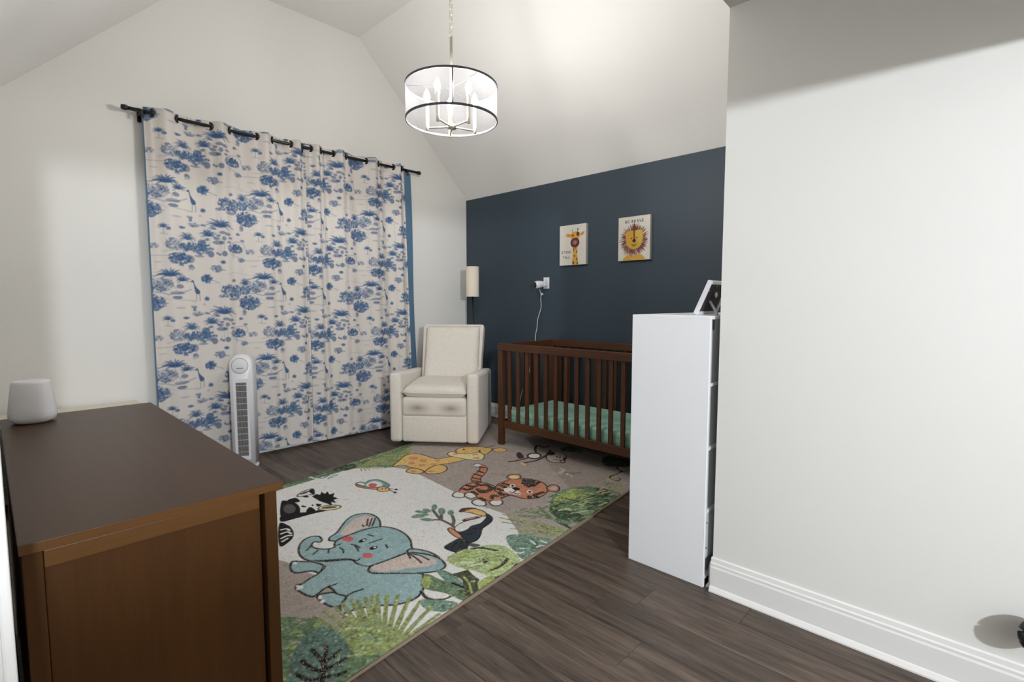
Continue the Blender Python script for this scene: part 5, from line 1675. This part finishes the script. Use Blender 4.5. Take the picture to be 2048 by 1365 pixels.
# ------------------------------------------------------------------ recliner
def recliner():
    n = Vector((-0.785, -0.62))
    rz = math.atan2(-0.617, 0.486)                # local x runs along the front, left to right
    t = thing('recliner', 'cream boucle recliner armchair with loose seat cushion, in the corner', 'armchair', (2.619, 3.4425, 0.0155), rz)
    W, D, za = 0.39, 0.80, 0.632
    for s in (-1, 1):
        bm = bmesh.new()
        x0, x1 = (-W, -W + 0.105) if s < 0 else (W - 0.105, W)
        add_box(bm, x0, x1, 0.0, D, 0.028, za, 0.03, 4)
        for v in bm.verts:                        # arms slope down to the back a little and bow at the top
            if v.co.z > 0.3:
                v.co.z -= 0.05 * (v.co.y / D) ** 1.5
        fin('arm', bm, 'boucle', t, True)
    box('base_frame', -W + 0.10, W - 0.10, 0.03, D - 0.02, 0.035, 0.30, 'boucle', t, 0.01)
    box('footrest_panel', -W + 0.107, W - 0.107, 0.006, 0.06, 0.032, 0.268, 'boucle', t, 0.022, 4, True)
    box('seat_front', -W + 0.107, W - 0.107, -0.004, 0.30, 0.258, 0.425, 'boucle_worn', t, 0.035, 4, True)
    pillow('seat_cushion', 0.565, 0.55, 0.13, 'boucle', t, 20, 5.0, (0, 0.275, 0.478), (0.05, 0, 0), 0.42)
    tube('cushion_piping', [(-0.285, 0.005, 0.464), (-0.15, -0.006, 0.463), (0, -0.007, 0.463), (0.15, -0.006, 0.463), (0.285, 0.005, 0.464)], 0.005, 'boucle', t, 6)
    # reclined back: slab with a raised border and soft inner panel
    ang = math.radians(-17)
    R = Matrix.Rotation(ang, 3, 'X')
    org = Vector((0.022, 0.55, 0.40))
    def slab(name, w0, w1, y0, y1, z0, z1, bev):
        bm = bmesh.new()
        add_box(bm, -1, 1, y0, y1, z0, z1, bev, 4)
        for v in bm.verts:
            k = (v.co.z - z0) / (z1 - z0)
            v.co.x *= w0 * (1 - k) + w1 * k
            v.co = R @ v.co + org
        return fin(name, bm, 'boucle', t, True)
    bk = slab('backrest', 0.275, 0.298, 0.0, 0.15, -0.10, 0.655, 0.03)
    bm = bmesh.new()
    for i in range(2):
        pass
    pillow('back_cushion', 0.545, 0.60, 0.10, 'boucle', t, 20, 7.0, org + R @ Vector((0, 0.004, 0.335)), (PI / 2 + ang, 0, 0), 0.35)
    for s in (-1, 1):
        pts = [org + R @ Vector((s * (0.276 + 0.020 * k / 10), 0.010, 0.02 + 0.062 * k)) for k in range(11)]
        tube('back_piping', pts, 0.007, 'boucle', bk, 6)
    pts = [org + R @ Vector((0.292 * (-1 + k / 5), 0.012, 0.642)) for k in range(11)]
    tube('back_piping', pts, 0.007, 'boucle', bk, 6)
    lathe('swivel_base', [(0.27, 0.0), (0.27, 0.012), (0.20, 0.022), (0.12, 0.036)], 'black', t, 36, 'Z', (0, 0.40, 0))
recliner()

# ------------------------------------------------------------------ floor lamp in the corner
lp = thing('floor_lamp', 'slim black floor lamp with cream cylinder shade in the corner behind the recliner', 'lamp', (3.62, 4.055, 0))
bm = bmesh.new()
add_lathe(bm, [(0.070, 1.315), (0.070, 1.632), (0.067, 1.632), (0.067, 1.315), (0.070, 1.315)], 32, cap=False)
fin('lamp_shade', bm, 'shade', lp, True)
tube('pole', [(0, 0, 0.02), (0, 0, 1.50)], 0.010, 'black', lp, 10)
lathe('base', [(0.11, 0), (0.11, 0.012), (0.10, 0.018), (0.012, 0.026)], 'black', lp, 28)
lathe('bulb_socket', [(0.018, 1.44), (0.018, 1.50), (0.03, 1.54), (0.02, 1.57)], 'plastic', lp, 14)
for k in range(3):
    a = 2 * PI * k / 3
    tube('shade_spoke', [(0.008 * math.cos(a), 0.008 * math.sin(a), 1.46), (0.068 * math.cos(a), 0.068 * math.sin(a), 1.46)], 0.002, 'black', lp, 5)

# ------------------------------------------------------------------ crib
def crib():
    x0, x1, y0, y1 = 3.062, 3.796, 1.735, 3.108
    cx, cy = (x0 + x1) / 2, (y0 + y1) / 2
    t = thing('crib', 'dark brown wooden crib with vertical slats along the navy wall', 'crib', (cx, cy, 0.0155))
    def bx(name, a, b, c, d, e, f, m, bev=0.004, par=t):
        return box(name, a - cx, b - cx, c - cy, d - cy, e, f, m, par, bev, 2)
    H = 0.886
    for xa in (x0, x1 - 0.038):
        for ya in (y0, y1 - 0.055):
            bx('leg', xa, xa + 0.038, ya, ya + 0.055, 0, H - 0.061, 'espresso')
    for xa in (x0 - 0.003, x1 - 0.038):
        r = bx('top_rail', xa, xa + 0.041, y0, y1, H - 0.060, H, 'espresso_h')
    bx('bottom_rail', x0 + 0.006, x0 + 0.032, y0 + 0.056, y1 - 0.056, 0.150, 0.215, 'espresso_h')
    bx('bottom_rail', x1 - 0.032, x1 - 0.006, y0 + 0.056, y1 - 0.056, 0.150, 0.215, 'espresso_h')
    for k in range(13):
        y = 2.984 - 0.1013 * k
        if y < y0 + 0.07:
            break
        for xa in (x0 + 0.012, x1 - 0.026):
            bx('slat', xa, xa + 0.014, y - 0.0175, y + 0.0175, 0.210, H - 0.058, 'espresso', 0.002)
    for ya in (y0 + 0.010, y1 - 0.038):
        bx('end_rail', x0 + 0.0385, x1 - 0.0385, ya, ya + 0.028, H - 0.060, H - 0.004, 'espresso_h')
        bx('end_rail', x0 + 0.0385, x1 - 0.0385, ya, ya + 0.028, 0.150, 0.215, 'espresso_h')
        for k in range(6):
            x = x0 + 0.13 + k * 0.095
            bx('slat', x - 0.0175, x + 0.0175, ya + 0.007, ya + 0.021, 0.210, H - 0.058, 'espresso', 0.002)
    bx('mattress_support', x0 + 0.04, x1 - 0.04, y0 + 0.045, y1 - 0.045, 0.170, 0.183, 'black')
    m = thing('crib_mattress', 'mint green sheeted mattress lying inside the brown crib', 'mattress', (cx, cy, 0.1995))
    bm = bmesh.new()
    add_box(bm, x0 + 0.050 - cx, x1 - 0.050 - cx, y0 + 0.052 - cy, y1 - 0.052 - cy, 0, 0.122, 0.03, 4)
    fin('fitted_sheet', bm, 'mint', m, True)
    z = 0.060
    for s in (0.043, 0.080):
        tube('sheet_seam', [(x0 + 0.0505 - cx, y0 + 0.09 - cy, s), (x0 + 0.0505 - cx, y1 - 0.09 - cy, s)], 0.0022, 'mint', m, 5)
crib()

# ------------------------------------------------------------------ bookcase beside the right wall
def bookcase():
    x0, x1, y0, y1, H = 2.122, 2.90, 0.873, 1.245, 1.195
    cx, cy = (x0 + x1) / 2, (y0 + y1) / 2
    t = thing('cube_bookcase', 'tall white open bookcase with a plain side, by the right wall end', 'bookcase', (cx, cy, 0))
    def bx(name, a, b, c, d, e, f, m, bev=0.0015, par=t):
        return box(name, a - cx, b - cx, c - cy, d - cy, e, f, m, par, bev, 1)
    th = 0.016
    bx('side_panel', x0, x0 + th, y0, y1, 0, H - th, 'white')
    bx('side_panel', x1 - th, x1, y0, y1, 0, H - th, 'white')
    bx('top_panel', x0, x1, y0, y1, H - th, H, 'white')
    for z in (0.045, 0.342, 0.622, 0.903):
        bx('shelf', x0 + th, x1 - th, y0 + 0.0015, y1 - 0.004, z - 0.014, z, 'white')
    bx('divider', (x0 + x1) / 2 - 0.008, (x0 + x1) / 2 + 0.008, y0 + 0.026, y1 - 0.01, 0.046, H - th, 'white_in')
    bx('kick_board', x0 + th, x1 - th, y1 - 0.03, y1 - 0.014, 0, 0.03, 'white_in')
    bx('back_panel', x0 + th, x1 - th, y0 + 0.012, y0 + 0.016, 0.343, H - th, 'white_in', 0)
    bx('back_panel', x0 + th, x1 - th, y0 + 0.020, y0 + 0.024, 0.046, 0.327, 'white_in', 0)
    bp = bx('back_board', x0 + th, x1 - th, y0 + 0.003, y0 + 0.012, 0.123, 0.327, 'white_in')
    for z in (0.17, 0.285):
        lathe('screw', [(0.004, 0), (0.004, -0.002)], 'grille', bp, 10, 'Y', (x0 + th + 0.012 - cx, y0 + 0.003 - cy, z))
    bx('anchor_strap', x0 + th + 0.020, x0 + th + 0.027, y0 + 0.0005, y0 + 0.004, 1.135, 1.178, 'black', 0)
bookcase()

# small frame on the bookcase, seen from behind
def photo_frame():
    t = thing('photo_frame', 'small white photo frame seen from behind, leaning on top of the white bookcase', 'photo frame', (2.165, 0.965, 1.1955))
    R = Matrix.Rotation(math.radians(23.5), 3, 'X')
    def part(name, a, b, c, d, e, f, m, par=t):
        bm = bmesh.new()
        add_box(bm, a, b, c, d, e, f, 0.0015, 1)
        for v in bm.verts:
            v.co = R @ v.co + Vector((0, 0, 0.006))
        return fin(name, bm, m, par)
    h, w = 0.158, 0.215
    part('frame_side', 0, 0.014, -0.012, 0.006, 0, h, 'plastic')
    part('frame_side', w - 0.014, w, -0.012, 0.006, 0, h, 'plastic')
    part('frame_rail', 0.014, w - 0.014, -0.012, 0.006, 0, 0.014, 'plastic')
    part('frame_rail', 0.014, w - 0.014, -0.012, 0.006, h - 0.014, h, 'plastic')
    bk = part('backing', 0.014, w - 0.014, -0.004, 0.004, 0.014, h - 0.014, 'backing')
    for x, z in ((0.02, 0.03), (0.09, 0.132), (0.03, 0.11)):
        part('clip', x, x + 0.008, -0.008, -0.004, z, z + 0.006, 'grey', bk)
    tube('strut', [(0.075, -0.036, 0.062), (0.07, -0.075, 0.004)], 0.0055, 'plastic', t, 6)
    lathe('strut_hinge', [(0.012, 0), (0.012, -0.004)], 'plastic', bk, 16, 'Y', (0.105, -0.050, 0.090))
photo_frame()

# ------------------------------------------------------------------ canvases on the navy wall
FONT = {'S': [[(1, .85), (.6, 1), (.2, .9), (.15, .65), (.8, .4), (.85, .15), (.5, 0), (.05, .12)]], 'T': [[(0, 1), (1, 1)], [(.5, 1), (.5, 0)]], 'A': [[(0, 0), (.5, 1), (1, 0)], [(.2, .38), (.8, .38)]],
        'N': [[(0, 0), (0, 1), (1, 0), (1, 1)]], 'D': [[(0, 0), (0, 1), (.6, .9), (.95, .5), (.6, .08), (0, 0)]], 'L': [[(0, 1), (0, 0), (.85, 0)]],
        'B': [[(0, 0), (0, 1), (.65, .9), (.6, .58), (0, .52), (.8, .4), (.75, .06), (0, 0)]], 'E': [[(.9, 1), (0, 1), (0, 0), (.9, 0)], [(0, .5), (.7, .5)]], 'R': [[(0, 0), (0, 1), (.7, .9), (.7, .6), (0, .5), (.85, 0)]], 'V': [[(0, 1), (.5, 0), (1, 1)]]}
def letters(cv, text, x, y, w, h, gap, th, col):
    for ch_ in text:
        if ch_ != ' ':
            for s in FONT[ch_]:
                cv.stroke(np.array([(x + p[0] * w, y + p[1] * h) for p in s]), th, col)
            x += w + gap
        else:
            x += w * 0.9
def canvas_art(which):
    W, H = 300, 370
    cv = Canvas(0, 0, W, H, 1.0, lina((212, 208, 198)))
    rng = random.Random(5 if which == 'giraffe' else 9)
    for k in range(60):
        cv.ellipse(rng.uniform(0, W), rng.uniform(0, H), rng.uniform(10, 40), rng.uniform(6, 20), lina(rng.choice([(222, 216, 206), (204, 204, 198), (216, 206, 194)])), 0.3, rng.uniform(0, 3))
    C = lambda *c: lina(c)
    S = lambda pts, w, c, a=1.0, tp=0.0: cv.stroke(smooth_open(pts), w, c, a, tp)
    P = lambda pts, c, a=1.0: cv.poly(smooth_closed(pts), c, a)
    if which == 'giraffe':
        P([(150, 0), (152, 90), (158, 175), (202, 175), (204, 90), (214, 0)], C(206, 160, 76))
        for e in ((162, 140, 7, 18), (196, 118, 7, 14), (172, 82, 11, 7), (198, 52, 7, 16), (160, 18, 12, 16), (204, 14, 10, 12), (186, 150, 5, 8)):
            cv.ellipse(*e, C(112, 70, 40), 0.9)
        P([(72, 268), (80, 292), (110, 288), (134, 282), (128, 262), (96, 258)], C(208, 160, 90))
        P([(226, 268), (236, 282), (258, 296), (284, 300), (274, 274), (246, 262)], C(208, 160, 90))
        P([(90, 276), (110, 280), (126, 272), (104, 266)], C(196, 112, 84)); P([(240, 276), (258, 288), (272, 290), (256, 272)], C(196, 112, 84))
        P([(122, 250), (132, 282), (150, 302), (196, 304), (222, 288), (230, 262), (214, 236), (160, 232)], C(208, 158, 80))
        P([(126, 206), (136, 232), (168, 246), (206, 242), (226, 214), (222, 184), (198, 162), (160, 160), (134, 178)], C(96, 52, 48))
        P([(146, 206), (162, 226), (196, 226), (206, 204), (184, 182), (158, 186)], C(140, 92, 88)); P([(162, 208), (176, 216), (192, 208), (178, 190)], C(166, 128, 120))
        P([(192, 282), (200, 300), (222, 296), (228, 276), (212, 262), (198, 266)], C(84, 60, 36)); cv.ellipse(152, 270, 15, 11, C(150, 92, 36))
        S([(146, 302), (146, 318)], 5, C(120, 92, 70)); S([(204, 302), (208, 322)], 6, C(70, 56, 52)); cv.ellipse(146, 320, 6, 6, C(140, 120, 100)); cv.ellipse(209, 325, 7, 7, C(54, 44, 44))
        letters(cv, 'STAND', 20, 110, 17, 21, 7, 4, C(52, 50, 48))
        letters(cv, 'TALL', 38, 62, 17, 21, 6, 4, C(52, 50, 48))
    else:
        for k in range(170):
            a = 2 * PI * k / 170 + rng.uniform(-.05, .05)
            r0, r1 = 76, rng.uniform(108, 146)
            cx, cy = 150, 168
            S([(cx + r0 * math.cos(a), cy + r0 * math.sin(a)), (cx + r1 * math.cos(a + .05), cy + r1 * 1.02 * math.sin(a + .05))], rng.uniform(9, 17), C(*rng.choice([(122, 84, 72), (96, 62, 58), (150, 112, 92), (132, 90, 84)])), 0.9, 0.75)
        P([(58, 0), (70, 34), (110, 50), (150, 40), (200, 48), (236, 32), (246, 0)], C(206, 160, 74))
        for k in range(26):
            a = PI + PI * k / 25
            S([(150 + 70 * math.cos(a), 150 + 70 * math.sin(a)), (150 + rng.uniform(95, 122) * math.cos(a), 150 + rng.uniform(95, 125) * math.sin(a))], 10, C(*rng.choice([(176, 140, 130), (132, 90, 84), (110, 70, 66)])), 0.9, 0.7)
        P([(70, 216), (74, 240), (110, 250), (150, 250), (196, 254), (228, 250), (236, 216), (232, 160), (206, 112), (150, 92), (100, 112), (74, 160)], C(198, 160, 72))
        P([(84, 214), (96, 238), (136, 238), (138, 180), (110, 140), (90, 164)], C(208, 152, 70), .7); P([(168, 240), (220, 240), (224, 180), (206, 140), (180, 170)], C(206, 174, 92), .7)
        P([(134, 252), (142, 290), (152, 312), (168, 280), (172, 252)], C(112, 66, 60)); S([(150, 250), (152, 200), (152, 176)], 13, C(104, 70, 50))
        cv.ellipse(152, 164, 16, 14, C(42, 38, 36)); cv.ellipse(126, 184, 5, 7, C(46, 40, 36)); cv.ellipse(176, 188, 5, 7, C(46, 40, 36))
        S([(130, 136), (142, 122), (156, 120), (172, 136)], 6, C(60, 52, 40)); S([(152, 150), (152, 126)], 4, C(100, 80, 50))
        letters(cv, 'BE BRAVE', 66, 318, 15, 21, 9, 4, C(60, 58, 56))
    cv.im = sum(np.roll(np.roll(cv.im, i, 0), j, 1) for i in (0, 1) for j in (0, 1)) / 4
    return cv
def canvas_print(which, label, ya, yb, za, zb):
    t = thing('canvas_print', label, 'wall art', (XB, (ya + yb) / 2, za), 0, 'animal canvases on the navy wall')
    W, H, D = yb - ya, zb - za, 0.034
    box('stretched_canvas', -D, -0.0005, -W / 2, W / 2, 0, H, mat('canvas_side', (196, 190, 182), 0.85), t, 0.001, 1)
    cv = canvas_art(which)
    nx, nz = 150, 186
    u = np.linspace(0, 1, nx)[None]
    v = np.linspace(0, 1, nz)[:, None]
    P = np.stack([np.full((nz, nx), -D - 0.0012), W / 2 - u * W + 0 * v, v * H + 0 * u], -1)
    rgb = cv.sample(u * 300 + 0 * v, v * 370 + 0 * u)
    link('printed_face', grid_mesh('printed_face', P, rgb), 'canvas', t)
canvas_print('giraffe', 'canvas of a giraffe reading STAND TALL on the navy wall', 2.725, 3.026, 1.601, 1.969)
canvas_print('lion', 'canvas of a smiling lion reading BE BRAVE on the navy wall', 2.087, 2.386, 1.608, 1.972)

# ------------------------------------------------------------------ nursery camera plugged into the wall
ol = thing('wall_outlet', 'white wall outlet plate above the crib behind the small camera', 'outlet', (XB, 3.215, 1.443))
box('plate', -0.006, 0, -0.036, 0.036, -0.055, 0.055, 'plastic', ol, 0.002)
for z in (-0.022, 0.022):
    box('socket', -0.008, -0.006, -0.016, 0.016, z - 0.014, z + 0.014, 'white_in', ol, 0.001, 1)
nc = thing('nursery_camera', 'small round white camera with black lens plugged in above the crib', 'camera', (XB - 0.0085, 3.215, 1.430))
box('plug_arm', -0.06, 0, -0.024, 0.024, -0.024, 0.024, 'plastic', nc, 0.008, 3, True)
dirn = Vector((-0.9, 0.35, -0.12)).normalized()
q = dirn.to_track_quat('Z', 'Y')
def oriented(name, prof, m, parent, n=24):
    bm = bmesh.new()
    add_lathe(bm, prof, n)
    for v in bm.verts:
        v.co = q @ v.co + Vector((-0.055, 0.005, 0.002))
    return fin(name, bm, m, parent, True)
hd = oriented('camera_head', [(0.020, -0.02), (0.030, 0.0), (0.036, 0.03), (0.037, 0.055), (0.033, 0.072), (0.028, 0.076)], 'plastic', nc)
oriented('lens', [(0.028, 0.0745), (0.027, 0.079), (0.018, 0.083), (0.006, 0.084)], 'blackpl', hd)
cdp = [(1.382, 3.246), (1.36, 3.25), (1.335, 3.248), (1.29, 3.266), (1.21, 3.272), (1.14, 3.296), (1.08, 3.318), (1.0, 3.325), (0.93, 3.345), (0.853, 3.352), (0.70, 3.40), (0.56, 3.425), (0.45, 3.47), (0.32, 3.531), (0.20, 3.56), (0.10, 3.57)]
pts = []
for i, (z, y) in enumerate(cdp):
    pts.append((3.775 + min(1, i / 4) * 0.055, y, z))
cd = thing('power_cord', 'thin white power cord hanging down the navy wall behind the crib', 'cord', (0, 0, 0))
P_ = smooth_open(np.array(pts), 4)
tube('cable', [tuple(p) for p in P_], 0.0038, 'plastic', cd, 6)
box('cord_clip', 3.80, 3.825, 3.240, 3.258, 1.325, 1.345, 'plastic', cd, 0.003)
# ------------------------------------------------------------------ black wheel at the right edge
wh = thing('push_toy', 'black rubber wheel poking in at the right edge, above the white baseboard', 'toy', (2.070, -0.130, 0))
wc = Vector((0, 0, 0.282))
torus('tyre', 0.036, 0.015, 'rubber', wh, wc, (-0.7, -0.7, 0.1), 28, 10)
qq = Vector((-0.7, -0.7, 0.1)).to_track_quat('Z', 'Y')
bm = bmesh.new()
add_lathe(bm, [(0.026, -0.008), (0.030, 0.0), (0.026, 0.008), (0.008, 0.012)], 20)
for v in bm.verts:
    v.co = qq @ v.co + wc
fin('wheel_hub', bm, 'blackpl', wh, True)
tube('fork', [wc, wc + Vector((0.01, -0.09, -0.01)), Vector((-0.02, -0.16, 0.20)), Vector((-0.03, -0.18, 0.02))], 0.008, 'black', wh, 8)
box('foot_plate', -0.12, 0.03, -0.26, -0.10, 0, 0.02, 'blackpl', wh, 0.006)
